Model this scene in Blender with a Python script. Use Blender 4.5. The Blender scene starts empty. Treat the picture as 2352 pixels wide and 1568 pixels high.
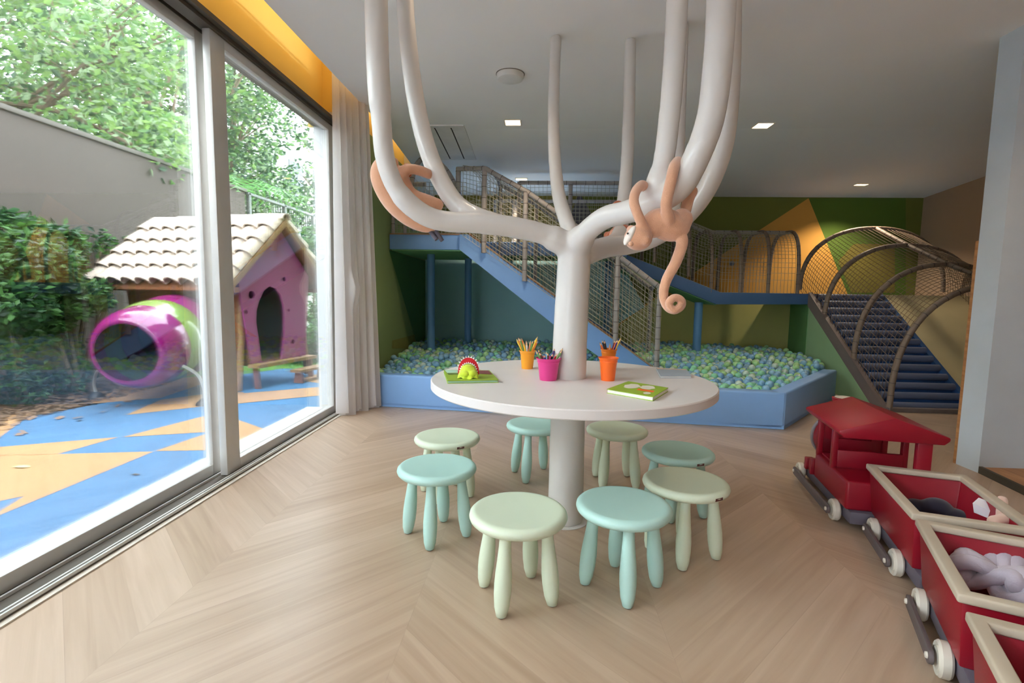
import bpy, bmesh, math, random
import numpy as np
from mathutils import Vector, Matrix, noise
C = bpy.context.scene
COL = C.collection
PI = math.pi
R = math.radians
random.seed(7)
rng = np.random.default_rng(7)

# ------------------------------------------------------------------ camera
FPX, CX, CY, CAMH = 1165.0, 1176.0, 784.0, 1.02
_v = Vector(((1237-CX)/FPX, (CY-670)/FPX, -1.0))
Yc = _v.normalized()
Zc = Vector((.0150, 1, .0150*_v.x+_v.y)).normalized()
Xc = Yc.cross(Zc)
MC = Matrix((Xc, Yc, Zc))            # camera -> world
CAM0 = Vector((0, 0, CAMH))
cd = bpy.data.cameras.new('camera'); cam = bpy.data.objects.new('camera', cd); COL.objects.link(cam)
cd.sensor_fit = 'HORIZONTAL'; cd.sensor_width = 36; cd.lens = FPX/2352*36
cd.clip_start = .02; cd.clip_end = 200
cam.matrix_world = Matrix.Translation(CAM0) @ MC.to_4x4()
C.camera = cam
def at(x, y, X=None, Y=None, Z=None):
    d = MC @ Vector(((x-CX)/FPX, (CY-y)/FPX, -1.0))
    t = X/d.x if X is not None else Y/d.y if Y is not None else (Z-CAMH)/d.z
    return CAM0 + d*t
def proj(p):
    c = MC.transposed() @ (Vector(p)-CAM0)
    return CX+FPX*c.x/-c.z, CY-FPX*c.y/-c.z

# ------------------------------------------------------------------ world and light
C.view_settings.view_transform = 'Standard'; C.view_settings.look = 'None'
C.view_settings.gamma = 1; C.view_settings.use_curve_mapping = False
C.view_settings.exposure = 0.64
w = bpy.data.worlds.new('sky'); C.world = w; w.use_nodes = True
nt = w.node_tree; bg = nt.nodes['Background']
tc = nt.nodes.new('ShaderNodeTexCoord'); ns = nt.nodes.new('ShaderNodeTexNoise'); ns.inputs['Scale'].default_value = 2.5
rp = nt.nodes.new('ShaderNodeValToRGB'); rp.color_ramp.elements[0].color = (.72, .85, 1, 1); rp.color_ramp.elements[1].color = (.94, .97, 1, 1)
nt.links.new(tc.outputs['Generated'], ns.inputs['Vector']); nt.links.new(ns.outputs['Fac'], rp.inputs['Fac']); nt.links.new(rp.outputs['Color'], bg.inputs['Color'])
bg.inputs['Strength'].default_value = 15.5
C.cycles.use_denoising = True
C.cycles.max_bounces = 10; C.cycles.diffuse_bounces = 7; C.cycles.transparent_max_bounces = 24
C.cycles.sample_clamp_indirect = 6
def lamp(name, kind, loc, power, color, size=.1, rot=(0, 0, 0), spot=None, size_y=None, blend=.6):
    d = bpy.data.lights.new(name, kind); d.energy = power; d.color = color
    if kind == 'AREA':
        d.size = size
        if size_y: d.shape = 'RECTANGLE'; d.size_y = size_y
    else: d.shadow_soft_size = size
    if spot: d.spot_size = spot; d.spot_blend = blend
    o = bpy.data.objects.new(name, d); o.location = loc; o.rotation_euler = rot; COL.objects.link(o)
    return o
CEIL = 2.5
def ceil_z(y): return CEIL if y < 4.8 else CEIL-(y-4.8)*.082
WARM = (1, .80, .58)

# ------------------------------------------------------------------ materials
def lin(c): return tuple((v/12.92 if v <= .04045 else ((v+.055)/1.055)**2.4) for v in [q/255 for q in c])
MATS = {}
def mat(name, rgb, rough=.5, metal=0, var=.06, scale=8, bump=0, bscale=60, emit=0, trans=0, coat=0, sheen=0, spec=.5):
    if name in MATS: return MATS[name]
    m = bpy.data.materials.new(name); m.use_nodes = True; nt = m.node_tree; b = nt.nodes['Principled BSDF']
    col = lin(rgb) if max(rgb) > 1.01 else rgb
    tc = nt.nodes.new('ShaderNodeTexCoord'); n = nt.nodes.new('ShaderNodeTexNoise'); n.inputs['Scale'].default_value = scale; n.inputs['Detail'].default_value = 3
    nt.links.new(tc.outputs['Object'], n.inputs['Vector'])
    r = nt.nodes.new('ShaderNodeValToRGB'); r.color_ramp.elements[0].position = .3; r.color_ramp.elements[1].position = .7
    r.color_ramp.elements[0].color = tuple(min(1, c*(1-var)) for c in col)+(1,)
    r.color_ramp.elements[1].color = tuple(min(1, c*(1+var)) for c in col)+(1,)
    nt.links.new(n.outputs['Fac'], r.inputs['Fac']); nt.links.new(r.outputs['Color'], b.inputs['Base Color'])
    b.inputs['Roughness'].default_value = rough; b.inputs['Metallic'].default_value = metal
    b.inputs['Specular IOR Level'].default_value = spec
    if coat: b.inputs['Coat Weight'].default_value = coat; b.inputs['Coat Roughness'].default_value = .08
    if sheen: b.inputs['Sheen Weight'].default_value = sheen; b.inputs['Sheen Roughness'].default_value = .5
    if emit: nt.links.new(r.outputs['Color'], b.inputs['Emission Color']); b.inputs['Emission Strength'].default_value = emit
    if bump:
        n2 = nt.nodes.new('ShaderNodeTexNoise'); n2.inputs['Scale'].default_value = bscale; n2.inputs['Detail'].default_value = 4
        bp = nt.nodes.new('ShaderNodeBump'); bp.inputs['Strength'].default_value = bump; bp.inputs['Distance'].default_value = .01
        nt.links.new(tc.outputs['Object'], n2.inputs['Vector']); nt.links.new(n2.outputs['Fac'], bp.inputs['Height']); nt.links.new(bp.outputs['Normal'], b.inputs['Normal'])
    if trans:
        t = nt.nodes.new('ShaderNodeBsdfTranslucent'); nt.links.new(r.outputs['Color'], t.inputs['Color'])
        mx = nt.nodes.new('ShaderNodeMixShader'); mx.inputs[0].default_value = trans
        nt.links.new(b.outputs[0], mx.inputs[1]); nt.links.new(t.outputs[0], mx.inputs[2]); nt.links.new(mx.outputs[0], nt.nodes['Material Output'].inputs['Surface'])
    MATS[name] = m; return m
def glass_mat(name, tint=(.97, .99, .985), refl=1.0):
    m = bpy.data.materials.new(name); m.use_nodes = True; nt = m.node_tree
    for n in list(nt.nodes):
        if n.type == 'BSDF_PRINCIPLED': nt.nodes.remove(n)
    tr = nt.nodes.new('ShaderNodeBsdfTransparent'); tr.inputs['Color'].default_value = (*tint, 1)
    gl = nt.nodes.new('ShaderNodeBsdfGlossy'); gl.inputs['Roughness'].default_value = .0
    fr = nt.nodes.new('ShaderNodeFresnel'); fr.inputs['IOR'].default_value = 1.5
    mu = nt.nodes.new('ShaderNodeMath'); mu.operation = 'MULTIPLY'; mu.inputs[1].default_value = refl
    mx = nt.nodes.new('ShaderNodeMixShader')
    nt.links.new(fr.outputs[0], mu.inputs[0]); nt.links.new(mu.outputs[0], mx.inputs[0]); nt.links.new(tr.outputs[0], mx.inputs[1]); nt.links.new(gl.outputs[0], mx.inputs[2])
    nt.links.new(mx.outputs[0], nt.nodes['Material Output'].inputs['Surface']); return m
def wood_mat(name, c1, c2, rough=.6, axis=0, scale=3, stretch=12):
    m = bpy.data.materials.new(name); m.use_nodes = True; nt = m.node_tree; b = nt.nodes['Principled BSDF']
    tc = nt.nodes.new('ShaderNodeTexCoord'); mp = nt.nodes.new('ShaderNodeMapping')
    s = [stretch]*3; s[axis] = 1; mp.inputs['Scale'].default_value = s
    n = nt.nodes.new('ShaderNodeTexNoise'); n.inputs['Scale'].default_value = scale; n.inputs['Detail'].default_value = 6
    r = nt.nodes.new('ShaderNodeValToRGB'); r.color_ramp.elements[0].position = .3; r.color_ramp.elements[1].position = .72
    r.color_ramp.elements[0].color = (*lin(c1), 1); r.color_ramp.elements[1].color = (*lin(c2), 1)
    nt.links.new(tc.outputs['Object'], mp.inputs['Vector']); nt.links.new(mp.outputs[0], n.inputs['Vector']); nt.links.new(n.outputs['Fac'], r.inputs['Fac']); nt.links.new(r.outputs['Color'], b.inputs['Base Color'])
    b.inputs['Roughness'].default_value = rough; return m
def floor_mat():
    m = bpy.data.materials.new('oak_chevron'); m.use_nodes = True; nt = m.node_tree; b = nt.nodes['Principled BSDF']; L = nt.links
    def M(op, a, bb=None, c=None):
        n = nt.nodes.new('ShaderNodeMath'); n.operation = op
        for i, q in enumerate((a, bb, c)):
            if q is None: continue
            if isinstance(q, (int, float)): n.inputs[i].default_value = q
            else: L.new(q, n.inputs[i])
        return n.outputs[0]
    tc = nt.nodes.new('ShaderNodeTexCoord'); sp = nt.nodes.new('ShaderNodeSeparateXYZ'); L.new(tc.outputs['Object'], sp.inputs[0])
    W = .78
    u = M('DIVIDE', M('ADD', sp.outputs[0], 1.74+1.16+10*W), W)
    col = M('FLOOR', u); fu = M('FRACT', u)
    odd = M('MODULO', col, 2.0)                      # 0/1
    sgn = M('SUBTRACT', M('MULTIPLY', odd, 2.0), 1.0)
    off = M('MULTIPLY', M('MULTIPLY', M('SUBTRACT', fu, .5), sgn), W*1.0)
    t = M('DIVIDE', M('ADD', M('ADD', sp.outputs[1], off), 20.0), .235)
    row = M('FLOOR', t); ft = M('FRACT', t)
    cmb = nt.nodes.new('ShaderNodeCombineXYZ'); L.new(row, cmb.inputs[0]); L.new(col, cmb.inputs[1])
    wn = nt.nodes.new('ShaderNodeTexWhiteNoise'); wn.noise_dimensions = '3D'; L.new(cmb.outputs[0], wn.inputs['Vector'])
    # grain: across plank = ft, along plank = x
    g = nt.nodes.new('ShaderNodeCombineXYZ'); L.new(M('MULTIPLY', M('ADD', t, M('MULTIPLY', wn.outputs['Value'], 7.0)), 5.0), g.inputs[0]); L.new(M('MULTIPLY', sp.outputs[0], 2.2), g.inputs[1]); L.new(M('MULTIPLY', wn.outputs['Value'], 31.0), g.inputs[2])
    n = nt.nodes.new('ShaderNodeTexNoise'); n.inputs['Scale'].default_value = 1.0; n.inputs['Detail'].default_value = 5; n.inputs['Distortion'].default_value = .6; L.new(g.outputs[0], n.inputs['Vector'])
    fac = M('ADD', M('MULTIPLY', n.outputs['Fac'], .75), M('MULTIPLY', wn.outputs['Value'], .30))
    r = nt.nodes.new('ShaderNodeValToRGB'); r.color_ramp.elements[0].position = .25; r.color_ramp.elements[1].position = .85
    r.color_ramp.elements[0].color = (*lin((166, 140, 116)), 1); r.color_ramp.elements[1].color = (*lin((200, 176, 154)), 1)
    L.new(fac, r.inputs['Fac'])
    seam = M('MAXIMUM', M('LESS_THAN', ft, .012), M('LESS_THAN', fu, .003))
    mx = nt.nodes.new('ShaderNodeMix'); mx.data_type = 'RGBA'; L.new(M('MULTIPLY', seam, .10), mx.inputs[0]); L.new(r.outputs['Color'], mx.inputs[6]); mx.inputs[7].default_value = (.12, .08, .05, 1)
    L.new(mx.outputs[2], b.inputs['Base Color']); b.inputs['Roughness'].default_value = .34; b.inputs['Specular IOR Level'].default_value = .5
    return m

# ------------------------------------------------------------------ mesh builder
ROOT = {}   # root object -> world matrix
class MB:
    def __init__(s): s.v = []; s.f = []; s.m = []
    def add(s, vs, fs, mi=0):
        k = len(s.v); s.v += [tuple(p) for p in vs]; s.f += [tuple(i+k for i in f) for f in fs]; s.m += [mi]*len(fs); return s
    def box(s, lo, hi, mi=0, mtx=None):
        x0, y0, z0 = lo; x1, y1, z1 = hi
        vs = [Vector(p) for p in ((x0, y0, z0), (x1, y0, z0), (x1, y1, z0), (x0, y1, z0), (x0, y0, z1), (x1, y0, z1), (x1, y1, z1), (x0, y1, z1))]
        if mtx is not None: vs = [mtx @ p for p in vs]
        return s.add(vs, [(3, 2, 1, 0), (4, 5, 6, 7), (0, 1, 5, 4), (1, 2, 6, 5), (2, 3, 7, 6), (3, 0, 4, 7)], mi)
    def prism(s, pts, d, mi=0):
        """planar polygon extruded by vector d"""
        d = Vector(d); n = len(pts); a = [Vector(p) for p in pts]; nrm = Vector((0, 0, 0))
        for i in range(n): nrm += a[i].cross(a[(i+1) % n])
        if nrm.dot(d) > 0: a.reverse()
        vs = a+[p+d for p in a]
        return s.add(vs, [tuple(range(n)), tuple(reversed(range(n, 2*n)))]+[(i, i+n, (i+1) % n+n, (i+1) % n) for i in range(n)], mi)
    def tube(s, pts, r, seg=10, mi=0, closed=False, caps=True):
        pts = [Vector(p) for p in pts]; n = len(pts); rr = r if isinstance(r, (list, tuple)) else [r]*n
        vs = []; fs = []; up = None
        for i, p in enumerate(pts):
            if closed: t = pts[(i+1) % n]-pts[i-1]
            else: t = pts[min(i+1, n-1)]-pts[max(i-1, 0)]
            t.normalize()
            if up is None:
                up = Vector((0, 0, 1)) if abs(t.z) < .9 else Vector((1, 0, 0))
            up = (up-t*up.dot(t))
            if up.length < 1e-5: up = t.orthogonal()
            up.normalize(); q = t.cross(up)
            for k in range(seg):
                a = 2*PI*k/seg; vs.append(p+(up*math.cos(a)+q*math.sin(a))*rr[i])
        m = n if closed else n-1
        for i in range(m):
            for k in range(seg):
                a = i*seg+k; b = i*seg+(k+1) % seg; c = ((i+1) % n)*seg
                fs.append((a, c+k, c+(k+1) % seg, b)[::-1])
        if caps and not closed: fs += [tuple(range(seg))[::-1], tuple(range((n-1)*seg, n*seg))]
        return s.add(vs, fs, mi)
    def cyl(s, a, b, r, r2=None, seg=16, mi=0): return s.tube([a, b], [r, r if r2 is None else r2], seg, mi)
    def lathe(s, prof, center=(0, 0, 0), axis=(0, 0, 1), seg=32, mi=0, closed=False, sx=1):
        """prof: (radius, height) list"""
        ax = Vector(axis).normalized(); q = Matrix.Identity(3) if ax.z > .9999 else ax.to_track_quat('Z', 'Y').to_matrix(); c = Vector(center)
        vs = []; fs = []; n = len(prof)
        for (r, h) in prof:
            for k in range(seg):
                a = 2*PI*k/seg; vs.append(c+q @ Vector((r*math.cos(a)*sx, r*math.sin(a), h)))
        for i in range(n if closed else n-1):
            j = (i+1) % n
            for k in range(seg):
                fs.append((i*seg+k, i*seg+(k+1) % seg, j*seg+(k+1) % seg, j*seg+k))
        if not closed:
            if prof[0][0] > 1e-6: fs.append(tuple(range(seg))[::-1])
            if prof[-1][0] > 1e-6: fs.append(tuple(range((n-1)*seg, n*seg)))
        return s.add(vs, fs, mi)
    def ball(s, c, r, seg=16, mi=0, sc=(1, 1, 1), mtx=None):
        vs = []; fs = []; n = seg//2; c = Vector(c)
        for i in range(n+1):
            th = PI*i/n
            for k in range(seg):
                a = 2*PI*k/seg; p = Vector((math.sin(th)*math.cos(a)*sc[0], math.sin(th)*math.sin(a)*sc[1], -math.cos(th)*sc[2]))*r
                if mtx is not None: p = mtx @ p
                vs.append(c+p)
        for i in range(n):
            for k in range(seg): fs.append((i*seg+k, i*seg+(k+1) % seg, (i+1)*seg+(k+1) % seg, (i+1)*seg+k))
        return s.add(vs, fs, mi)
    def grid(s, P, nu, nv, mi=0, wrapu=False):
        vs = [P(i/nu, j/nv) for j in range(nv+1) for i in range(nu+1)]
        return s.add(vs, [(j*(nu+1)+i, j*(nu+1)+i+1, (j+1)*(nu+1)+i+1, (j+1)*(nu+1)+i) for j in range(nv) for i in range(nu)], mi)
    def build(s, name, mats, parent=None, bevel=0, local=False, smooth=True, ang=38, seg=2, solid=0, subsurf=0):
        me = bpy.data.meshes.new(name); V = [Vector(p) for p in s.v]
        if parent is not None and not local:
            inv = ROOT[parent.name].inverted(); V = [inv @ p for p in V]
        loc = Vector((0, 0, 0))
        if parent is None and not local:
            lo = Vector([min(p[i] for p in V) for i in range(3)]); hi = Vector([max(p[i] for p in V) for i in range(3)])
            loc = Vector(((lo.x+hi.x)/2, (lo.y+hi.y)/2, lo.z)); V = [p-loc for p in V]
        me.from_pydata(V, [], s.f)
        if not isinstance(mats, (list, tuple)): mats = [mats]
        for m in mats: me.materials.append(m)
        if len(mats) > 1: me.polygons.foreach_set('material_index', s.m)
        o = bpy.data.objects.new(name, me); COL.objects.link(o); o.location = loc
        if parent is not None: o.parent = parent; ROOT[o.name] = ROOT[parent.name]
        if bevel or solid or subsurf:
            if solid: q = o.modifiers.new('s', 'SOLIDIFY'); q.thickness = solid; q.offset = 0
            if bevel: q = o.modifiers.new('b', 'BEVEL'); q.width = bevel; q.segments = seg; q.limit_method = 'ANGLE'; q.angle_limit = R(35)
            if subsurf: q = o.modifiers.new('u', 'SUBSURF'); q.levels = subsurf; q.render_levels = subsurf
            bake(o)
        me = o.data
        if smooth:
            me.polygons.foreach_set('use_smooth', [True]*len(me.polygons))
            try: me.set_sharp_from_angle(angle=R(ang))
            except Exception: pass
        me.update(); return o
def bake(o):
    dg = bpy.context.evaluated_depsgraph_get(); ev = o.evaluated_get(dg)
    me = bpy.data.meshes.new_from_object(ev); old = o.data; o.modifiers.clear(); o.data = me
    bpy.data.meshes.remove(old)
def remesh(o, vox, smooth=4):
    q = o.modifiers.new('r', 'REMESH'); q.mode = 'VOXEL'; q.voxel_size = vox
    if smooth: q = o.modifiers.new('s', 'SMOOTH'); q.factor = .6; q.iterations = smooth
    bake(o); o.data.polygons.foreach_set('use_smooth', [True]*len(o.data.polygons))
def thing(name, label, cat, loc=(0, 0, 0), rotz=0, group=None):
    o = bpy.data.objects.new(name, None); COL.objects.link(o); o.location = loc; o.rotation_euler = (0, 0, rotz); o.empty_display_size = .1
    o['label'] = label; o['category'] = cat
    if group: o['group'] = group
    ROOT[o.name] = Matrix.Translation(Vector(loc)) @ Matrix.Rotation(rotz, 4, 'Z'); return o
def tag(o, label, cat, group=None, kind=None):
    o['label'] = label; o['category'] = cat
    if group: o['group'] = group
    if kind: o['kind'] = kind
    return o
def struct(o, label=None, cat=None):
    o['kind'] = 'structure'
    if label: o['label'] = label; o['category'] = cat
    return o
def copy_thing(root, loc, rotz, label=None):
    r = root.copy(); COL.objects.link(r); r.location = loc; r.rotation_euler = (0, 0, rotz)
    if label: r['label'] = label
    for ch in [c for c in COL.objects if c.parent == root]:
        c = ch.copy(); COL.objects.link(c); c.parent = r
        for g in [q for q in COL.objects if q.parent == ch]:
            d = g.copy(); COL.objects.link(d); d.parent = c
    return r
def spline(pts, n=8):
    """Catmull-Rom through points"""
    pts = [Vector(p) for p in pts]; P = [pts[0]*2-pts[1]]+pts+[pts[-1]*2-pts[-2]]; out = []
    for i in range(1, len(P)-2):
        a, b, c, d = P[i-1:i+3]
        for k in range(n):
            t = k/n; out.append(.5*((2*b)+(c-a)*t+(2*a-5*b+4*c-d)*t*t+(3*b-a-3*c+d)*t*t*t))
    out.append(pts[-1]); return out
def plate(name, outline, holes, thick, frame, mats, parent):
    """2D outline with holes, extruded; frame maps local xy (z = thickness) to world"""
    cu = bpy.data.curves.new(name, 'CURVE'); cu.dimensions = '2D'; cu.fill_mode = 'BOTH'; cu.extrude = thick/2
    for pl in [outline]+holes:
        sp = cu.splines.new('POLY'); sp.points.add(len(pl)-1); sp.use_cyclic_u = True
        for i, p in enumerate(pl): sp.points[i].co = (p[0], p[1], 0, 1)
    co = bpy.data.objects.new(name, cu); COL.objects.link(co)
    me = bpy.data.meshes.new_from_object(co.evaluated_get(bpy.context.evaluated_depsgraph_get()))
    bpy.data.objects.remove(co); bpy.data.curves.remove(cu)
    me.transform(ROOT[parent.name].inverted() @ frame)
    for m in mats: me.materials.append(m)
    o = bpy.data.objects.new(name, me); COL.objects.link(o); o.parent = parent; ROOT[o.name] = ROOT[parent.name]; return o
def circ(x, y, r, n=24, sy=1): return [(x+r*math.cos(2*PI*i/n), y+r*sy*math.sin(2*PI*i/n)) for i in range(n)]

# =================================================================== SETTING
XW = -1.58                                            # wall beyond the window
YB = 7.05                                             # back wall
m_ceil = mat('ceiling_paint', (243, 242, 240), .85, var=.01, scale=2)
m_white = mat('white_paint', (222, 218, 212), .7, var=.02)
m_alu = mat('champagne_aluminium', (206, 203, 198), .5, .15, var=.03)
m_alu_d = mat('dark_aluminium', (92, 84, 74), .5, .4, var=.05)
m_yel = mat('yellow_paint_and_cove_light', (240, 204, 104), .7, var=.03, scale=2)
m_grn = mat('olive_green_paint', (140, 158, 100), .75, var=.04, scale=2)
m_grnd = mat('dark_green_tone', (76, 122, 74), .75, var=.04, scale=2)
m_oak = wood_mat('oak', (150, 100, 58), (190, 138, 88), .5, axis=1)
struct(MB().box((-1.72, -4, -.12), (5.2, 8, 0)).build('floor', floor_mat()))
struct(MB().box((-1.45, -4, CEIL), (5.2, 4.8, 2.62)).build('ceiling', m_ceil, smooth=False))
cb = MB(); y2 = 7.2
cb.add([(-1.45, 4.8, CEIL), (-1.45, y2, ceil_z(y2)), (5.2, y2, ceil_z(y2)), (5.2, 4.8, CEIL), (-1.45, 4.8, 2.62), (-1.45, y2, 2.62), (5.2, y2, 2.62), (5.2, 4.8, 2.62)],
       [(0, 1, 2, 3), (4, 7, 6, 5), (0, 4, 5, 1), (1, 5, 6, 2), (2, 6, 7, 3)])
struct(cb.build('ceiling', m_ceil, smooth=False))
struct(MB().box((-2.0, -4, 2.86), (5.2, 7.3, 3.0)).box((-1.7, 5.95, 2.3), (-1.45, 7.2, 2.86)).build('ceiling', m_white, smooth=False))
# yellow wall above the window head; past the curtain cove light is painted yellow
b = MB().box((-1.86, -4, 2.40), (-1.74, 4.125, 2.9))
b.box((-1.86, 4.10, 2.30), (-1.56, 4.119, 2.86))
struct(b.build('wall_left', m_yel))
m_red_soff = mat('soffit_paint', (196, 140, 84), .6)
b = MB().box((-1.86, -4, 2.34), (-1.70, 4.1, 2.40), 0).box((-1.74, -4, 2.31), (-1.60, 4.1, 2.335), 1).box((-1.70, -4, 2.335), (-1.685, 4.1, 2.375), 1)
struct(b.build('trim_1', [m_red_soff, m_alu_d]))
# left wall beyond the window: green, darker green triangle, olive squares
b = MB()
b.add([(XW, 4.12, 0), (XW, 7.2, 0), (XW, 7.2, 2.44), (XW, 4.12, 2.44)], [(0, 1, 2, 3)], 0)
b.add([(XW, 4.12, 2.44), (XW, 7.2, 2.44), (XW, 7.2, 2.86), (XW, 4.12, 2.86)], [(0, 1, 2, 3)], 3)  # green wall's top coloured yellow for the cove light falling on it
b.box((-1.72, 4.12, 0), (XW-.003, 7.2, 2.86), 0)
def wpoly(b, pxs, X=None, Y=None, off=(0, 0, 0), mi=0):
    b.add([at(x, y, X=X, Y=Y)+Vector(off) for x, y in pxs], [tuple(range(len(pxs)))], mi)
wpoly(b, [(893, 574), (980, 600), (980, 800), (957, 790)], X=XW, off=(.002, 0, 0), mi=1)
wpoly(b, [(900, 782), (952, 768), (953, 800), (900, 800)], X=XW, off=(.003, 0, 0), mi=2)
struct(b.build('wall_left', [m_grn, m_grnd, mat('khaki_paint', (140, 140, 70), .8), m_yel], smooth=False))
# back wall with painted geometry
m_bk = [mat('moss_paint', (112, 118, 48), .8, var=.03, scale=1), mat('mustard_paint', (212, 158, 72), .8, var=.03, scale=1), mat('leaf_paint', (84, 112, 34), .8, var=.03, scale=1),
        mat('slate_paint', (96, 90, 92), .8, var=.03), mat('teal_grey_paint', (164, 210, 216), .8, var=.03, scale=1), mat('olive_paint_and_net_light', (120, 110, 44), .8, var=.03), mat('khaki_wall', (196, 192, 118), .8, var=.02)]
b = MB().box((-1.7, YB, 0), (5.2, YB+.15, 2.6), 0)
o2 = (0, -.002, 0); o3 = (0, -.004, 0)
wpoly(b, [(1857, 455), (2080, 455), (2080, 830), (2010, 830)], Y=YB, off=o2, mi=2)
wpoly(b, [(1857, 455), (2010, 830), (1280, 830)], Y=YB, off=o2, mi=1)
wpoly(b, [(1330, 440), (1290, 560), (1300, 640), (1440, 640)], Y=YB, off=o2, mi=3)
wpoly(b, [(1505, 686), (2010, 686), (2010, 840), (1300, 840)], Y=YB, off=o3, mi=6)
wpoly(b, [(960, 590), (1420, 590), (1480, 705), (1280, 830), (960, 850)], Y=YB, off=o3, mi=4)
wpoly(b, [(1960, 560), (2055, 560), (2055, 672), (1955, 672), (1925, 600)], Y=YB, off=o3, mi=5)  # lighter olive band: light on the net put into the wall colour
wpoly(b, [(960, 440), (1330, 440), (1290, 560), (1300, 590), (960, 590)], Y=YB, off=o3, mi=5)
struct(b.build('wall_back', m_bk, smooth=False))
m_beige = mat('taupe_paint', (176, 150, 124), .8, var=.02, scale=1)
struct(MB().box((5.0, 3.1, 0), (5.2, 7.2, 2.6)).box((5.0, -4, 0), (5.2, 3.1, 2.6)).build('wall_right', m_beige, smooth=False))
# wall behind the camera
struct(MB().box((-1.9, -4.2, 0), (5.2, -4, 2.9)).build('wall_front', m_white, smooth=False))
# column at right with the partition next to it
struct(MB().box((2.60, 3.03, 0), (2.9, 3.19, CEIL)).build('wall_column', mat('grey_blue_paint', (196, 204, 210), .6, var=.02), smooth=False))
struct(MB().box((2.90, 3.05, 0), (5.0, 3.19, CEIL)).build('wall_partition', mat('warm_grey_paint', (172, 158, 146), .8, var=.02), smooth=False))
struct(MB().box((2.602, 3.192, 0), (2.66, 3.215, 1.36)).build('trim_2', m_oak))
struct(MB().box((2.62, 3.0, 0), (5.0, 3.028, .03)).build('baseboard_right', m_oak))
pf = MB().prism([(2.62, 3.03, 0), (2.56, 2.6, 0), (2.5, 2.2, 0), (5, 2.2, 0), (5, 3.03, 0)], (0, 0, .035), 0)
pf2 = MB().prism([(2.60, 3.03, 0), (2.54, 2.6, 0), (2.48, 2.2, 0), (2.50, 2.2, 0), (2.56, 2.6, 0), (2.62, 3.03, 0)], (0, 0, .04), 1)
t = thing('low_platform', 'low oak floor platform with a dark edge to the right of the pale column', 'platform', (2.9, 2.7, 0))
pf.build('deck', m_oak, t); pf2.build('edge', mat('dark_edge', (70, 62, 50), .7), t)

# ---- sliding window
m_glass = glass_mat('window_glass', refl=.75)
m_sill = mat('white_stone', (238, 236, 232), .6, var=.02)
def pane(x, y0, y1, name, lab, zb=.0, wl=.05, wr=.09, th=.04, zt=2.29, rail=.075):
    t = bpy.data.objects.new(name, None); COL.objects.link(t); t.location = (x, y0, 0); ROOT[t.name] = Matrix.Translation(Vector((x, y0, 0)))
    t['kind'] = 'structure'; t['label'] = lab; t['category'] = 'sliding glass door'
    f = MB()
    f.box((x-th/2, y0, .015), (x+th/2, y0+wl, zt)); f.box((x-th/2, y1-wr, .015), (x+th/2, y1, zt))
    f.box((x-th/2, y0+wl, .015), (x+th/2, y1-wr, rail)); f.box((x-th/2, y0+wl, zt-.05), (x+th/2, y1-wr, zt))
    f.build('frame', m_alu, t, bevel=.004)
    MB().box((x-.004, y0+wl-.01, rail-.01), (x+.004, y1-wr+.01, zt-.04)).build('glass_pane', m_glass, t, smooth=False)
    return t
pane(-1.742, -.45, 2.645, 'door_1', 'large left sliding glass panel nearest the camera', wr=.09)
pane(-1.665, 2.555, 4.08, 'door_2', 'right sliding glass panel ending at the white curtain', wl=.12, wr=.10)
pane(-1.665, -3.2, -.38, 'door_3', 'sliding glass panel of the window row behind the viewpoint')
tr = MB().box((-1.80, -4, -.03), (-1.60, 4.1, .012), 0)
for xx in (-1.70, -1.622, -1.605): tr.box((xx-.004, -4, .012), (xx+.004, 4.1, .024), 1)
struct(tr.build('trim_3', [m_alu_d, m_alu]))
struct(MB().box((-1.605, -4, -.01), (-1.575, 4.1, .006)).build('trim_4', mat('threshold_strip', (214, 204, 190), .5)))
struct(MB().box((-1.92, -4, -.06), (-1.78, 4.1, .03)).build('trim_5', m_sill, bevel=.004))
struct(MB().box((-1.80, 4.06, 0), (-1.62, 4.14, 2.40)).build('trim_6', m_alu))
struct(MB().box((-1.80, -4, 2.29), (-1.72, 4.1, 2.34)).box((-1.70, -4, 2.29), (-1.63, 4.1, 2.32)).build('trim_7', m_alu_d))
# cove light strip in the slot above the ceiling edge
t = thing('cove_light', 'warm hidden strip light along the ceiling slot above the window', 'light', (-1.4, 1, 2.64))
MB().box((-1.40, -3.9, 2.63), (-1.34, 5.8, 2.645)).build('light_strip', mat('led_strip', (255, 214, 140), .5, emit=2.5, var=0), t)
lamp('cove_glow', 'AREA', (-1.40, 1.0, 2.67), 11, (1, .97, .72), .04, (0, R(-100), 0), size_y=9.6)

# curtain
def curtain():
    b = MB(); n = 120; cx0 = .035
    def P(u, v):
        z = 2.80*(1-v)+.012*v
        # plan: path from window plane out along the slot
        k = .80+.22*v                                     # wider at bottom
        a = u*11*2*PI
        amp = .028*(.6+.7*v)*(1+.3*math.sin(u*9))
        x = cx0-1.60+.18*u*k+amp*math.sin(a+.6*math.sin(v*3+u*5))
        y = 3.88+.40*u*k+amp*math.cos(a*.5)*.6
        tie = math.exp(-((z-1.02)/.10)**2)*math.exp(-((u-.35)/.12)**2)
        x += .05*tie; y -= .03*tie
        if v > .97: z += .02*math.sin(u*17)
        return Vector((x, y, z))
    b.grid(P, 260, 60)
    return b.build('curtain', mat('sheer_linen', (246, 243, 242), .9, var=.01, trans=.55, bump=.1, bscale=300), solid=0, ang=180)
tag(curtain(), 'white gathered sheer curtain hanging at the right end of the window', 'curtain')

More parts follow.
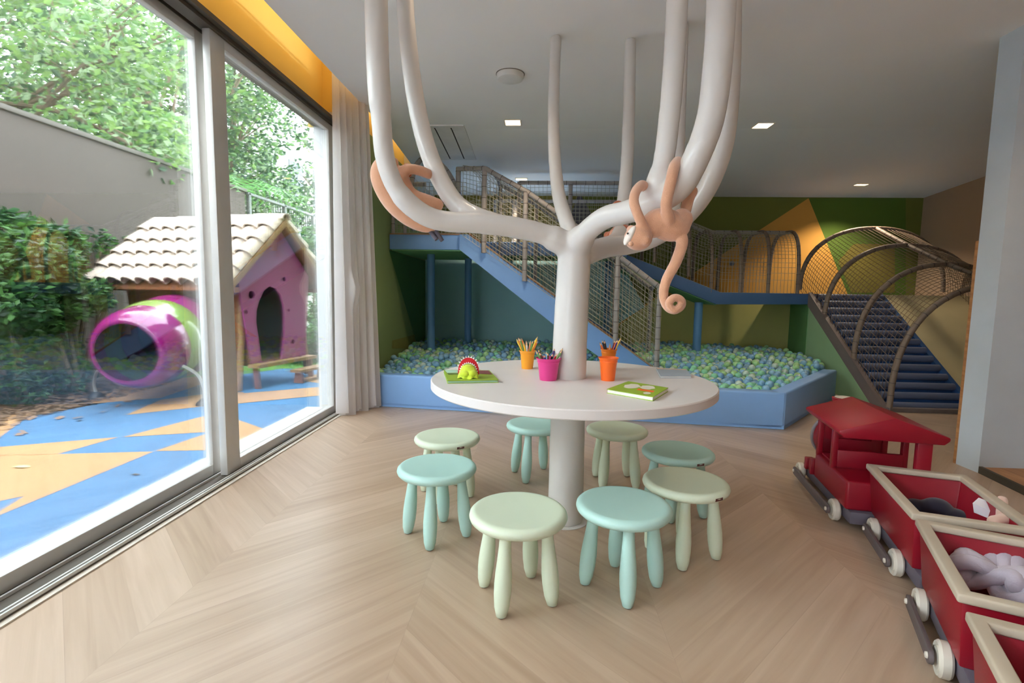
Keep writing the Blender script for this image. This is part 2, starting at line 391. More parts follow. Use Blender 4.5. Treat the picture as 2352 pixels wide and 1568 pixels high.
# ---- ceiling fixtures
m_lamp = mat('lamp_glow', (1.0, .70, .38), .5, emit=5, var=.0)
m_fix = mat('fixture_white', (226, 220, 210), .5)
def downlight(px, py, label, pw, size=.13, sp=R(120)):
    p = at(px, py, Z=CEIL)
    for _ in range(4): p = at(px, py, Z=ceil_z(p.y))
    z = p.z; t = thing('downlight', label, 'ceiling light', p, 0, 'square recessed ceiling downlights')
    f = MB(); h = size/2; k = h+.012
    sl = 0
    f.add([(-k, -k, -.003), (k, -k, -.003), (k, k, -.003), (-k, k, -.003), (-h, -h, -.004), (h, -h, -.004), (h, h, -.004), (-h, h, -.004), (-k, -k, .003), (k, -k, .003), (k, k, .003), (-k, k, .003)],
          [(0, 4, 5, 1), (1, 5, 6, 2), (2, 6, 7, 3), (3, 7, 4, 0), (0, 1, 9, 8), (1, 2, 10, 9), (2, 3, 11, 10), (3, 0, 8, 11)])
    f.build('frame', m_fix, t, local=True, smooth=False)
    MB().box((-h, -h, -.005), (h, h, .001)).build('diffuser', m_lamp, t, local=True, smooth=False)
    lamp('downlight_lamp', 'SPOT', (p.x, p.y, z-.03), pw, WARM, .05, (0, 0, 0), sp)
    return p
downlight(1178, 281, 'square downlight nearest the round smoke detector', 24)
downlight(1752, 288, 'square downlight in the ceiling right of the tree branches', 24)
downlight(1974, 425, 'square downlight furthest right, near the right wall', 56)
downlight(1198, 412, 'square downlight low over the climbing net at the back', 70)
m_det = mat('detector_white', (222, 220, 214), .45)
p = at(1172, 170, Z=CEIL)
t = thing('smoke_detector', 'round white smoke detector on the ceiling', 'smoke detector', p)
MB().lathe([(.098, -.004), (.098, .0)][::1], seg=32).build('base', mat('detector_base', (120, 112, 100), .7), t, local=True)
MB().lathe([(.0, -.042), (.07, -.042), (.085, -.036), (.094, -.02), (.094, -.004)], seg=40).build('cover', m_det, t, local=True)
# air conditioning cassette
q = [at(x, y, Z=CEIL) for x, y in ((972, 292), (1066, 288), (1116, 374), (1040, 378))]
t = thing('air_conditioner', 'flat white ceiling air conditioner with two long slots', 'air conditioner', (q[0]+q[1]+q[2]+q[3])/4)
x0, x1, y0, y1 = -1.12, -.70, 4.68, 6.05
y1 = 5.6
def zc(y): return ceil_z(y)
pb = MB(); pts = [(x0, y0), (x1, y0), (x1, 4.8), (x1, y1), (x0, y1), (x0, 4.8)]
pb.add([(x, y, zc(y)-.012) for x, y in pts]+[(x, y, zc(y)-.001) for x, y in pts], [(0, 5, 2, 1), (5, 4, 3, 2)]+[(i, (i+1) % 6, (i+1) % 6+6, i+6) for i in range(6)])
pb.build('panel', mat('ac_white', (228, 226, 222), .5), t, smooth=False)
for xs in (x0+.14, x0+.29):
    MB().add([(xs, y0+.05, zc(y0+.05)-.0135), (xs+.012, y0+.05, zc(y0+.05)-.0135), (xs+.012, y1-.04, zc(y1-.04)-.0135), (xs, y1-.04, zc(y1-.04)-.0135), (xs, 4.8, zc(4.8)-.0135), (xs+.012, 4.8, zc(4.8)-.0135)], [(0, 4, 5, 1), (4, 3, 2, 5)]).build('slot', mat('slot_dark', (60, 56, 52), .8), t, smooth=False)

# unseen lights of the same ceiling grid, behind and beside the viewpoint
for (x, y) in ((-.26, 2.3), (1.93, 2.3), (-.26, 0), (1.93, 0), (-.26, -2.3), (1.93, -2.3)):
    lamp('downlight_lamp', 'SPOT', (x, y, CEIL-.03), 14 if x > 0 and y > 1 else 4, (1, .76, .53), .05, (0, 0, 0), R(130))

# =================================================================== TREE TABLE
TC = Vector((.14, 2.205, 0)); TZ = .65
m_tree = mat('tree_lacquer', (214, 209, 204), .38, var=.015, coat=.3)
m_top = mat('table_laminate', (222, 216, 213), .42, var=.012)
tree = thing('tree_table', 'white tree-shaped play table with a round top and branches reaching the ceiling', 'table', TC)
MB().lathe([(0, TZ-.036), (.596, TZ-.036), (.600, TZ-.032), (.600, TZ-.004), (.596, TZ), (.0, TZ)], (.146, 2.188, 0), seg=160).build('tabletop', m_top, tree, ang=30)
MB().lathe([(.10, 0), (.10, .004), (.0, .004)], TC, seg=40).build('base_ring', m_tree, tree)
limbs = []      # (points, radii)
def limb(pxd, r0, r1, up=None, n=6):
    pts = [at(x, y, Y=d) for x, y, d in pxd]
    if up is not None: pts.append(Vector((up[0], up[1], CEIL+.03)))
    sp = spline(pts, n); k = len(sp)
    limbs.append((sp, [r0+(r1-r0)*i/(k-1) for i in range(k)]))
fork = at(1320, 556, Y=2.2)
limbs.append(([TC+Vector((0, 0, .0)), TC+Vector((0, 0, .4)), TC+Vector((0, 0, .8)), fork+Vector((0, 0, -.03))], [.080, .077, .075, .070]))
A_ = [(1325, 575, 2.2), (1255, 540, 2.16), (1180, 522, 2.12), (1100, 512, 2.08), (1020, 508, 2.05), (965, 488, 2.02), (915, 440, 1.99), (886, 370, 1.97), (876, 280, 1.96), (868, 150, 1.95), (864, 0, 1.94), (860, -140, 1.93)]
limb(A_, .052, .040, n=6); limbs[-1][1][:] = [.055 if i < 6 else .044 if i < 20 else .042 if i < 36 else .038 if i < 50 else .043 for i in range(len(limbs[-1][1]))]
limbs[-1][0].append(at(858, -330, Y=1.92)); limbs[-1][1].append(.045)
limb([(1170, 522, 2.12), (1100, 500, 2.12), (1050, 470, 2.15), (1010, 410, 2.18), (978, 330, 2.2), (955, 230, 2.22), (940, 120, 2.22), (930, 0, 2.22), (926, -110, 2.22), (922, -230, 2.22)], .042, .036)
limb([(1322, 560, 2.22), (1300, 505, 2.35), (1282, 440, 2.60), (1273, 340, 2.85), (1272, 220, 3.0), (1277, 85, 3.13)], .036, .033, up=None)
limbs[-1][0].append(at(1277, 70, Y=3.14)); limbs[-1][1].append(.033)
# front right limb F
limb([(1318, 580, 2.2), (1345, 535, 2.12), (1390, 500, 2.02), (1440, 487, 1.94), (1490, 462, 1.88), (1518, 400, 1.86), (1534, 300, 1.86), (1546, 170, 1.86), (1554, 40, 1.86), (1560, -110, 1.86), (1566, -300, 1.86)], .050, .038)
limbs[-1][1][:] = [.056 if i < 6 else .044 for i in range(len(limbs[-1][1]))][:]
for i in range(len(limbs[-1][1])):
    if i > 30: limbs[-1][1][i] = .037
limb([(1440, 487, 1.94), (1500, 468, 1.86), (1560, 430, 1.80), (1600, 360, 1.76), (1632, 270, 1.74), (1648, 150, 1.73), (1656, 20, 1.73), (1660, -120, 1.73), (1662, -330, 1.73)], .044, .047)
# rear right limb E, turning up behind
limb([(1330, 590, 2.22), (1390, 568, 2.35), (1440, 562, 2.42), (1500, 545, 2.42), (1570, 500, 2.38), (1625, 430, 2.33), (1662, 330, 2.28), (1676, 200, 2.25), (1680, 60, 2.24), (1682, -90, 2.24), (1684, -240, 2.24)], .050, .038)
limb([(1380, 568, 2.32), (1420, 545, 2.5), (1430, 480, 2.75), (1440, 380, 2.95), (1445, 240, 3.08), (1448, 90, 3.17)], .040, .034)
limbs[-1][0].append(at(1448, 76, Y=3.18)); limbs[-1][1].append(.034)
limb([(1500, 548, 2.42), (1540, 500, 2.6), (1555, 420, 2.8), (1560, 300, 2.9), (1565, 170, 2.95), (1570, 20, 3.0), (1572, -60, 3.02)], .036, .030)
for j, (lp, lr) in enumerate(limbs):
    for i in range(1, len(lp)):
        if lp[i].z > CEIL-.002:
            f = (CEIL-.002-lp[i-1].z)/(lp[i].z-lp[i-1].z); q = lp[i-1].lerp(lp[i], f); limbs[j] = (lp[:i]+[q], lr[:i]+[lr[i]]); break
# one continuous surface, then cut into trunk and branches along the skeleton
b = MB()
for pts, rr in limbs:
    b.tube(pts, rr, 20)
    if pts[0].z > .3: b.ball(pts[0], rr[0], 16)
tmp = b.build('tree_tmp', m_tree); off = tmp.location.copy(); remesh(tmp, .0105, 5)
me = tmp.data; nv = len(me.vertices); co = np.empty(nv*3); me.vertices.foreach_get('co', co); co = co.reshape(-1, 3)+np.array(off)
npoly = len(me.polygons); fv = [tuple(p.vertices) for p in me.polygons]
cen = np.array([co[list(f)].mean(0) for f in fv])
def dist_poly(P, pts, rr):
    best = np.full(len(P), 1e9)
    for i in range(len(pts)-1):
        a = np.array(pts[i]); d = np.array(pts[i+1])-a; L = d.dot(d)
        if L < 1e-12: continue
        t = np.clip(((P-a) @ d)/L, 0, 1); q = np.linalg.norm(P-(a+t[:, None]*d), axis=1)-(rr[i]*(1-t)+rr[i+1]*t); best = np.minimum(best, q)
    return best
D = np.stack([dist_poly(cen, *l) for l in limbs]); D[0] -= .02
own = D.argmin(0)
vn = np.empty(nv*3); me.vertices.foreach_get('normal', vn); vn = vn.reshape(-1, 3)
for k in range(len(limbs)):
    idx = np.where(own == k)[0]
    if len(idx) == 0: continue
    used = {}; vs = []; fs = []; nn = []
    for i in idx:
        g = []
        for q in fv[i]:
            if q not in used: used[q] = len(vs); vs.append(tuple(co[q])); nn.append(tuple(vn[q]))
            g.append(used[q])
        fs.append(tuple(g))
    b = MB(); b.add(vs, fs); o = b.build('trunk' if k == 0 else 'branch', m_tree, tree, ang=180)
    o.data.normals_split_custom_set_from_vertices(nn)
bpy.data.objects.remove(tmp)

# =================================================================== STOOLS
m_mint = mat('mint_plastic', (186, 224, 216), .38, var=.01, bump=.05, bscale=220)
m_lime = mat('pale_lime_plastic', (218, 230, 206), .38, var=.01, bump=.05, bscale=220)
m_dl = mat('label_brown', (90, 50, 46), .5)
m_pad = mat('foot_pad', (70, 60, 50), .8)
def make_stool(mname, m, label):
    t = thing('childs_stool', label, 'stool', (0, 0, 0), 0, 'round plastic stools around the tree table')
    MB().lathe([(0, .262), (.135, .262), (.152, .266), (.160, .274), (.163, .282), (.161, .291), (.154, .298), (.142, .3005), (.135, .299), (0, .298)], seg=72).build('seat', m, t, local=True, ang=70)
    MB().box((-.018, -.1625, .276), (.018, -.1585, .286)).build('label', m_dl, t, local=True)
    for k in range(4):
        a = R(45+90*k); c, s = math.cos(a), math.sin(a)
        prof = [(.012, 0), (.017, .003), (.024, .03), (.0275, .07), (.028, .105), (.026, .14), (.0225, .18), (.0195, .22), (.018, .268)]
        vs = MB(); top = Vector((.100*c, .100*s, .268)); bot = Vector((.125*c, .125*s, 0))
        n = 18; V = []; F = []
        for (r, h) in prof:
            cc = bot.lerp(top, h/.268); cc.z = h
            for q in range(n): V.append(cc+Vector((r*math.cos(2*PI*q/n), r*math.sin(2*PI*q/n), 0)))
        for i in range(len(prof)-1):
            for q in range(n): F.append((i*n+q, i*n+(q+1) % n, (i+1)*n+(q+1) % n, (i+1)*n+q))
        F.append(tuple(range(n))[::-1]); vs.add(V, F)
        leg = vs.build('leg', m, t, local=True, ang=50)
        MB().lathe([(.0125, -.0), (.0125, .004), (0, .004)], (bot.x, bot.y, -.001), seg=14).build('foot_pad', m_pad, leg, local=True)
    return t
spots = [('lime', -.052, 1.618, 204, 'front pale lime stool, nearest of all to the viewer'),
         ('mint', .308, 1.706, 226, 'front mint stool just right of the nearest lime stool'),
         ('lime', .586, 1.945, 30, 'pale lime stool at right, overlapping the mint stool behind it'),
         ('mint', .66, 2.33, 21, 'shaded mint stool at far right behind the lime one'),
         ('lime', .435, 2.69, 185, 'shaded lime stool behind the table pole to its right'),
         ('mint', .0, 2.745, 202, 'mint stool behind the table pole to its left'),
         ('lime', -.44, 2.45, 33, 'pale lime stool at far left, half hidden by a mint stool'),
         ('mint', -.405, 2.02, 223, 'leftmost mint stool, in front of a lime stool')]
proto = {}
for kind, x, y, rz, lab in spots:
    if kind not in proto: t = proto[kind] = make_stool(kind, m_mint if kind == 'mint' else m_lime, lab); t.location = (x, y, 0.002); t.rotation_euler = (0, 0, R(rz))
    else: copy_thing(proto[kind], (x, y, .002), R(rz), lab)

# =================================================================== TABLE THINGS
def bucket(px, py, color, mname, label, r=.036, h=.085, Z=TZ):
    c = at(px, py, Z=Z) if not isinstance(px, Vector) else px
    m = mat(mname, color, .35, var=.01)
    t = thing('pencil_pot', label, 'pot', c, 0, 'plastic pots of pencils on the tree table')
    MB().lathe([(0, .0), (r*.74, 0), (r*.76, .003), (r*.96, h*.86), (r*1.0, h*.90), (r*1.13, h*.985), (r*1.15, h), (r*1.12, h*1.005), (r*.97, h*.92), (r*.93, h*.86), (r*.72, .004), (0, .004)], seg=48).build('pot_body', m, t, local=True, ang=50)
    MB().lathe([(r*.97, h*.80), (r*1.0, h*.82), (r*1.0, h*.85), (r*.97, h*.86)], seg=48).build('rim_band', m, t, local=True, ang=50)
    return c, r, h
m_wood_tip = mat('pencil_wood', (226, 184, 138), .6)
PC = {'red': (196, 40, 50), 'yellow': (246, 200, 60), 'orange': (236, 120, 50), 'green': (110, 160, 90), 'blue': (40, 70, 160), 'sky blue': (110, 180, 220), 'black': (36, 30, 34), 'brown': (120, 80, 60), 'pink': (232, 130, 140), 'white': (236, 232, 226), 'purple': (80, 50, 120), 'peach': (238, 170, 130), 'dark red': (110, 26, 36), 'silver': (170, 180, 190)}
def pencil(color, c, r, h, i, n, L, spread, group, lab, flip=False):
    a = i*2.3999+random.uniform(-.2, .2); br = r*.42*random.uniform(.5, 1)
    base = Vector((c.x-br*math.cos(a), c.y-br*math.sin(a), c.z+.007)); rim = r*.72
    top = Vector((c.x+rim*math.cos(a)*spread, c.y+rim*math.sin(a)*spread, c.z+h))
    d = (top-base).normalized(); e = base+d*L
    m = mat('pencil_'+color.replace(' ', '_'), PC[color], .4)
    b = MB(); R_ = .0043
    b.cyl(base, base+d*(L-.014), R_, seg=6, mi=0); b.tube([base+d*(L-.014), base+d*(L-.004), ], [R_, .0013], 6, 1); b.tube([base+d*(L-.004), e], [.0013, .0003], 6, 0)
    o = b.build('pencil', [m, m_wood_tip]); tag(o, lab, 'pencil', group)
def fill(cols, c, r, h, potlab, group, L0=.125, spread=1.0):
    n = len(cols)
    for i, k in enumerate(cols):
        pencil(k, c, r, h, i, n, L0*random.uniform(.88, 1.1), spread*random.uniform(.85, 1.05), f'{k} pencils in the {potlab}', f'{k} pencil standing in the {potlab}')
c, r, h = bucket(1211, 846, (250, 166, 40), 'amber_plastic', 'amber yellow pencil pot, furthest left of the pots', .036, .088)
fill(['sky blue', 'orange', 'white', 'black', 'yellow', 'yellow', 'peach', 'yellow', 'pink', 'orange', 'green', 'peach', 'green', 'orange', 'yellow'], c, r, h, 'amber pot', 'a', .150, 1.05)
c, r, h = bucket(1259, 872, (222, 62, 140), 'magenta_plastic', 'magenta pencil pot in front of the tree trunk', .048, .094)
fill(['brown', 'dark red', 'brown', 'silver', 'green', 'red', 'sky blue', 'blue', 'blue', 'pink', 'black', 'purple', 'brown', 'green'], c, r, h, 'magenta pot', 'b', .140, 1.1)
c, r, h = bucket(1396, 873, (252, 112, 36), 'orange_plastic', 'bright orange pencil pot at right of the trunk', .038, .098)
c2, r, h = bucket(1397, 849, (226, 120, 20), "tangerine_plastic", "darker tangerine pencil pot right behind the orange one", .036, .102)
fill(['yellow', 'black', 'peach', 'dark red', 'orange', 'purple', 'dark red', 'black', 'orange', 'brown'], c2, r, h, 'tangerine pot', 'c', .152, 1.25)
# books: page block between two covers, pictures painted on the cover
m_page = mat('book_pages', (238, 236, 228), .8)
def quad_book(name, cornerspx, z0, th, mcov, label, patches, pages=m_page, cat='book'):
    q = [at(x, y, Z=z0+th) for x, y in cornerspx]; c = sum(q, Vector())/4; c.z = z0
    t = thing(name, label, cat, c)
    def lay(f, za, zb): return [Vector(((p-c).x*f, (p-c).y*f, za)) for p in q], zb-za
    p, d = lay(1, 0, .0022); MB().prism(p, (0, 0, d)).build('back_cover', mcov, t, local=True, smooth=False)
    p, d = lay(.975, .0022, th-.0022); MB().prism(p, (0, 0, d)).build('page_block', pages, t, local=True, smooth=False)
    p, d = lay(1, th-.0022, th); fc = MB().prism(p, (0, 0, d)).build('front_cover', mcov, t, local=True, smooth=False)
    def uv(u, v):
        a = (q[0]-c).lerp(q[1]-c, u); b_ = (q[3]-c).lerp(q[2]-c, u); s = a.lerp(b_, v); s.z = th+.0006; return s
    for nm, m, poly in patches:
        b = MB(); b.add([uv(u, v) for u, v in poly], [tuple(range(len(poly)))]); b.build(nm, m, fc, local=True, smooth=False)
    return t
def blob(u, v, ru, rv, n=14, ph=0): return [(u+ru*math.cos(2*PI*i/n)*(1+.15*math.sin(3*i+ph)), v+rv*math.sin(2*PI*i/n)) for i in range(n)]
g1 = mat('cover_green', (150, 178, 50), .5); g2 = mat('cover_dark_green', (86, 110, 60), .5); g3 = mat('cover_cream', (226, 220, 202), .5)
g4 = mat('cover_orange', (240, 110, 40), .5); g5 = mat('cover_maroon', (120, 60, 60), .5); g6 = mat('cover_mint', (176, 214, 190), .5)
quad_book('picture_book', [(1019, 849), (1124, 850), (1145, 872), (1028, 874)], TZ, .012, g1, 'green picture book lying under the toothy hand puppet', [
    ('cover_picture', g6, [(.02, .03), (.3, .03), (.34, .3), (.05, .32)]), ('cover_picture', g2, [(.05, .36), (.3, .33), (.32, .44), (.06, .46)]), ('cover_picture', g5, [(.75, .04), (.97, .04), (.98, .48), (.72, .42)])], pages=g6)
quad_book('picture_book', [(1443, 875), (1535, 890), (1500, 911), (1394, 893)], TZ, .016, g1, 'green and cream picture book lying at the front right of the table', [
    ('cover_picture', g3, blob(.30, .42, .16, .25)), ('cover_picture', g3, blob(.62, .30, .16, .20, ph=2)), ('cover_picture', g4, [(.50, .52), (.86, .50), (.88, .66), (.52, .68)]), ('cover_picture', g3, blob(.80, .80, .07, .10))])
quad_book('picture_book', [(1507, 845), (1577, 848), (1588, 863), (1517, 863)], TZ, .010, mat('cover_grey', (164, 176, 188), .5), 'pale grey picture book at the far right of the table',
          [('cover_picture', mat('cover_peach', (226, 190, 160), .5), [(.02, .0), (.98, .0), (.98, .12), (.02, .12)])])
# toothy hand puppet standing on the left book
pc = at(1076, 866, Z=TZ+.013)
t = thing('hand_puppet', 'lime green hand puppet with wide red mouth and white teeth on the left book', 'puppet', pc)
m_lg = mat('lime_cloth', (206, 226, 60), .85, var=.08, sheen=.3); m_rd = mat('red_felt', (200, 16, 30), .85, sheen=.2); m_tt = mat('white_felt', (238, 232, 232), .85)
b = MB()
def PL(u, v):
    a = PI+PI*u; r = .043*(1-.45*v)*(1+.10*math.sin(9*a)*(1-v)); z = .050*v**.8
    return Vector((r*math.cos(a)*1.05, r*math.sin(a)*.9-.004*(1-v), z+.004*math.sin(5*a)*(1-v)))
b.grid(PL, 40, 10); b.ball((0, -.006, .030), .026, 20, sc=(1.2, .9, .95)); b.ball((-.012, -.024, .016), .020, 14, sc=(1.2, 1, .8)); b.ball((.016, -.02, .018), .019, 14, sc=(1.1, 1, .9))
b.build('lower_jaw', m_lg, t, local=True, ang=80)
def arch(w, h, y, z0, n=14): return [Vector((w*math.cos(PI-PI*i/n), y, z0+h*math.sin(PI*i/n)**.8)) for i in range(n+1)]
o_ = arch(.044, .070, .004, .012); i_ = arch(.034, .046, .000, .012)
b = MB(); n = len(o_)
b.add(o_+i_, [(k, k+1, n+k+1, n+k) for k in range(n-1)]); b.build('mouth', m_rd, t, local=True, solid=.005)
MB().ball((0, .022, .036), .038, 20, sc=(1, .55, 1)).build('upper_jaw', m_lg, t, local=True)
b = MB()
for pts, sg, L in ((o_, 1, .009), (i_, -1, .008)):
    for k in range(1, n-1):
        p = pts[k]; nx = (pts[k+1]-pts[k-1]).normalized(); out = Vector((-nx.z, 0, nx.x))*(-1 if False else 1)
        if out.dot(p-Vector((0, p.y, .02))) < 0: out = -out
        s = nx*.0042
        tip = p+out*L*(1 if sg > 0 else .9)
        b.prism([p-s+Vector((0, -.004, 0)), p+s+Vector((0, -.004, 0)), tip+Vector((0, -.004, 0))], (0, .004, 0))
b.build('teeth', m_tt, t, local=True, smooth=False)

# =================================================================== PLUSH MONKEYS
m_pl = mat('peach_plush', (222, 166, 132), .95, var=.05, scale=30, bump=.35, bscale=500, sheen=.6)
m_plo = mat('rust_plush', (196, 96, 40), .95, var=.05, scale=30, bump=.35, bscale=500, sheen=.5)
m_plw = mat('cream_plush', (236, 226, 216), .95, sheen=.5); m_eye = mat('black_eye', (20, 16, 14), .2); m_pad2 = mat('grey_felt', (92, 86, 96), .9)
def blobby(name, parts, m, parent, vox=.006, sm=4):
    b = MB()
    for q in parts:
        if q[0] == 't': b.tube(q[1], q[2], 14); b.ball(q[1][0], q[2][0] if isinstance(q[2], list) else q[2], 12); b.ball(q[1][-1], q[2][-1] if isinstance(q[2], list) else q[2], 12)
        else: b.ball(q[1], q[2], 20, sc=q[3] if len(q) > 3 else (1, 1, 1), mtx=q[4] if len(q) > 4 else None)
    o = b.build(name, m, parent, ang=180); remesh(o, vox, sm); return o
def P(x, y, d): return at(x, y, Y=d)
t = thing('plush_monkey', 'peach plush monkey hanging under the right branch with a long curled tail', 'plush toy', P(1510, 540, 1.78))
bod = spline([P(1488, 522, 1.79), P(1515, 512, 1.80), P(1548, 520, 1.81), P(1565, 505, 1.82)], 5); nb = len(bod)
tail = spline([P(1556, 530, 1.80), P(1567, 555, 1.79), P(1553, 600, 1.78), P(1530, 645, 1.78), P(1524, 680, 1.78), P(1533, 705, 1.775), P(1549, 713, 1.765), P(1565, 703, 1.755), P(1565, 690, 1.745), P(1551, 683, 1.74), P(1538, 692, 1.735), P(1538, 704, 1.735), P(1549, 712, 1.735), P(1561, 705, 1.74)], 6)
tr_ = [.022-.0085*min(1, i/34) for i in range(len(tail))]
arm1 = spline([P(1482, 530, 1.76), P(1468, 500, 1.745), P(1456, 465, 1.76), P(1460, 440, 1.79), P(1474, 425, 1.83), P(1482, 432, 1.87)], 6)
arm2 = spline([P(1535, 505, 1.76), P(1530, 470, 1.735), P(1540, 420, 1.735), P(1548, 385, 1.76), P(1556, 372, 1.80)], 6)
leg1 = spline([P(1555, 515, 1.82), P(1572, 490, 1.86), P(1582, 455, 1.88), P(1590, 440, 1.89)], 6)
arm3 = spline([P(1505, 505, 1.86), P(1492, 480, 1.92), P(1480, 455, 1.93)], 6)
blobby('body', [('t', bod, [.040+.014*math.sin(PI*i/(nb-1)) for i in range(nb)]), ('t', tail, tr_),
                ('t', arm1, [.020, .019]+[.017]*(len(arm1)-2)), ('t', arm2, [.022]*3+[.019]*(len(arm2)-3)), ('t', leg1, .020), ('t', arm3, .017),
                ('b', P(1466, 546, 1.77), .043, (1.12, 1, 1.0)), ('b', P(1450, 528, 1.80), .017), ('b', P(1482, 552, 1.74), .018)], m_pl, t, .004, 3)
h0 = P(1464, 546, 1.77)
MB().ball(P(1447, 541, 1.76), .034, 20, sc=(.42, .9, 1.05), mtx=Matrix.Rotation(R(28), 3, 'Y')).build('face', m_plw, t)
MB().ball(P(1449, 560, 1.725), .009, 12).build('nose', m_pl, t)
for xx, yy in ((1442, 536),): MB().ball(P(xx, yy, 1.732), .0035, 10).build('eye', m_eye, t)
# second monkey, wrapped round the left branch
t = thing('plush_monkey', 'peach plush monkey wrapped around the left branch near the curtain', 'plush toy', P(940, 470, 2.0))
b1 = spline([P(905, 372, 2.11), P(876, 378, 2.07), P(872, 410, 2.06), P(897, 460, 2.08), P(935, 498, 2.10), P(975, 520, 2.12), P(1000, 520, 2.13)], 6)
b2 = spline([P(915, 395, 2.12), P(940, 388, 2.10), P(965, 392, 2.12), P(985, 400, 2.16)], 6)
b3 = spline([P(925, 410, 2.10), P(945, 445, 2.12), P(985, 462, 2.12), P(1005, 470, 2.13)], 6)
nb = len(b1)
blobby('body', [('t', b1, [.020+.018*math.sin(PI*min(1, i/(nb*.9))) for i in range(nb)]), ('t', b2, .021), ('t', b3, .026), ('t', spline([P(915, 395, 2.12), P(930, 425, 2.13), P(955, 470, 2.13), P(990, 500, 2.13)], 5), .026)], m_pl, t, .0065, 3)
MB().ball(P(935, 392, 2.135), .03, 16, sc=(.8, .6, 1)).build('head', m_plo, t)
b = MB().tube([P(985, 527, 2.13), P(1003, 550, 2.12)], [.010, .009], 10).tube([P(1000, 530, 2.13), P(1016, 553, 2.13)], [.011, .008], 10)
b.build('feet', m_pad2, t)
# third monkey at the back
t = thing('plush_monkey', 'small rust orange plush monkey behind the right branch, mostly hidden', 'plush toy', P(1425, 510, 2.6))
blobby('body', [('t', spline([P(1405, 548, 2.58), P(1425, 530, 2.56), P(1440, 535, 2.58)], 5), .035), ('t', spline([P(1420, 520, 2.66), P(1408, 490, 2.64), P(1418, 470, 2.62), P(1430, 478, 2.66)], 5), .022),
                ('t', spline([P(1395, 540, 2.6), P(1400, 555, 2.6)], 4), .02)], m_plo, t, .007, 3)
MB().ball(P(1413, 540, 2.55), .03, 16).build('head', m_pl, t)

# =================================================================== BALL PIT
m_pit = mat('blue_vinyl', (138, 182, 236), .45, var=.02)
pit = [Vector((-1.575, 4.33, 0)), Vector((1.89, 3.89, 0)), Vector((3.02, 5.22, 0)), Vector((3.10, 5.6, 0)), Vector((3.10, 7.0, 0)), Vector((-1.575, 7.0, 0))]
HP = .285
t = thing('ball_pit', 'low blue padded ball pit wall in front of the climbing structure', 'ball pit', (1.2, 5, 0))
def wall_seg(p, q, nm, th=.12, h=HP):
    d = (q-p).normalized(); n = Vector((-d.y, d.x, 0)); q2 = Vector((0, 0, h))
    MB().prism([p, q, q+n*th-d*.06, p+n*th+d*.0], q2).build(nm, m_pit, t, bevel=.018, seg=3)
wall_seg(pit[0], pit[1], 'front_wall'); wall_seg(pit[1], pit[2], 'side_wall')
MB().prism([p+Vector((0, 0, .002)) for p in pit], (0, 0, .03)).build('pit_floor', m_pit, t)
def inside(x, y, m=.16):
    for i in range(len(pit)):
        a, b_ = pit[i], pit[(i+1) % len(pit)]; d = b_-a; n = Vector((-d.y, d.x, 0)).normalized()
        k = m if i < 2 else .05
        if (Vector((x, y, 0))-a).dot(n) < k: return False
    return True
def surf(x, y):
    k = max(0, min(1, (y-4.5)/1.3)); k = k*k*(3-2*k)
    return .255+.085*k+.035*noise.noise(Vector((x*1.3, y*1.3, 0)))+.02*noise.noise(Vector((x*4, y*4, 3)))
ballm = [mat('ball_sky', (138, 184, 214), .3, var=.02, coat=.3), mat('ball_blue', (118, 166, 206), .3, var=.02, coat=.3), mat('ball_mint', (136, 208, 170), .3, var=.02, coat=.3),
         mat('ball_lime', (164, 210, 148), .3, var=.02, coat=.3), mat('ball_clear', (186, 208, 196), .2, var=.02, coat=.5)]
bnames = ['sky blue', 'mid blue', 'mint green', 'lime green', 'clear whitish']
BR = .034; pts = []
for layer in range(3):
    y = 3.9+layer*.02
    row = 0
    while y < 7.0:
        x = -1.6+(row % 2)*BR+layer*.021
        while x < 3.1:
            if inside(x, y):
                jx, jy, jz = rng.uniform(-.010, .010, 3)
                dz = (0, -.040, .030)[layer]
                if layer < 2 or rng.random() < .30: pts.append((x+jx, y+jy, surf(x, y)-BR+dz+jz*1.2, int(rng.choice(5, p=[.24, .18, .22, .20, .16]))))
            x += BR*2.02
        y += BR*1.78; row += 1
def vis(p):
    if p[2] < surf(p[0], p[1])-BR-.02: return 1e9
    px, py = proj(p[:3])
    if not (870 < px < 2250): return 1e9
    if 985 < px < 1500 and py > 815: return 1e9
    if 1270 < px < 1360: return 1e9
    if px > 1500 and py > 900: return 1e9
    return (Vector(p[:3])-CAM0).length
order = sorted(range(len(pts)), key=lambda i: vis(pts[i])); top = set(order[:300])
def ico(sub):
    bm = bmesh.new(); bmesh.ops.create_icosphere(bm, subdivisions=sub, radius=BR); V = np.array([v.co[:] for v in bm.verts]); F = np.array([[v.index for v in f.verts] for f in bm.faces]); bm.free(); return V, F
V3, F3 = ico(3); V2, F2 = ico(2)
def fastmesh(name, V, F, mats, mi=None, smooth=True):
    me = bpy.data.meshes.new(name); me.vertices.add(len(V)); me.vertices.foreach_set('co', np.asarray(V, dtype=np.float32).ravel())
    k = F.shape[1]; me.loops.add(F.size); me.loops.foreach_set('vertex_index', F.astype(np.int32).ravel()); me.polygons.add(len(F))
    me.polygons.foreach_set('loop_start', np.arange(0, F.size, k, dtype=np.int32)); me.polygons.foreach_set('loop_total', np.full(len(F), k, dtype=np.int32))
    for m in mats: me.materials.append(m)
    if mi is not None: me.polygons.foreach_set('material_index', np.asarray(mi, dtype=np.int32))
    me.polygons.foreach_set('use_smooth', np.full(len(F), smooth)); me.update(calc_edges=True); me.validate(); return me
bmesh_k = [fastmesh('ball', V3, F3, [ballm[k]]) for k in range(5)]
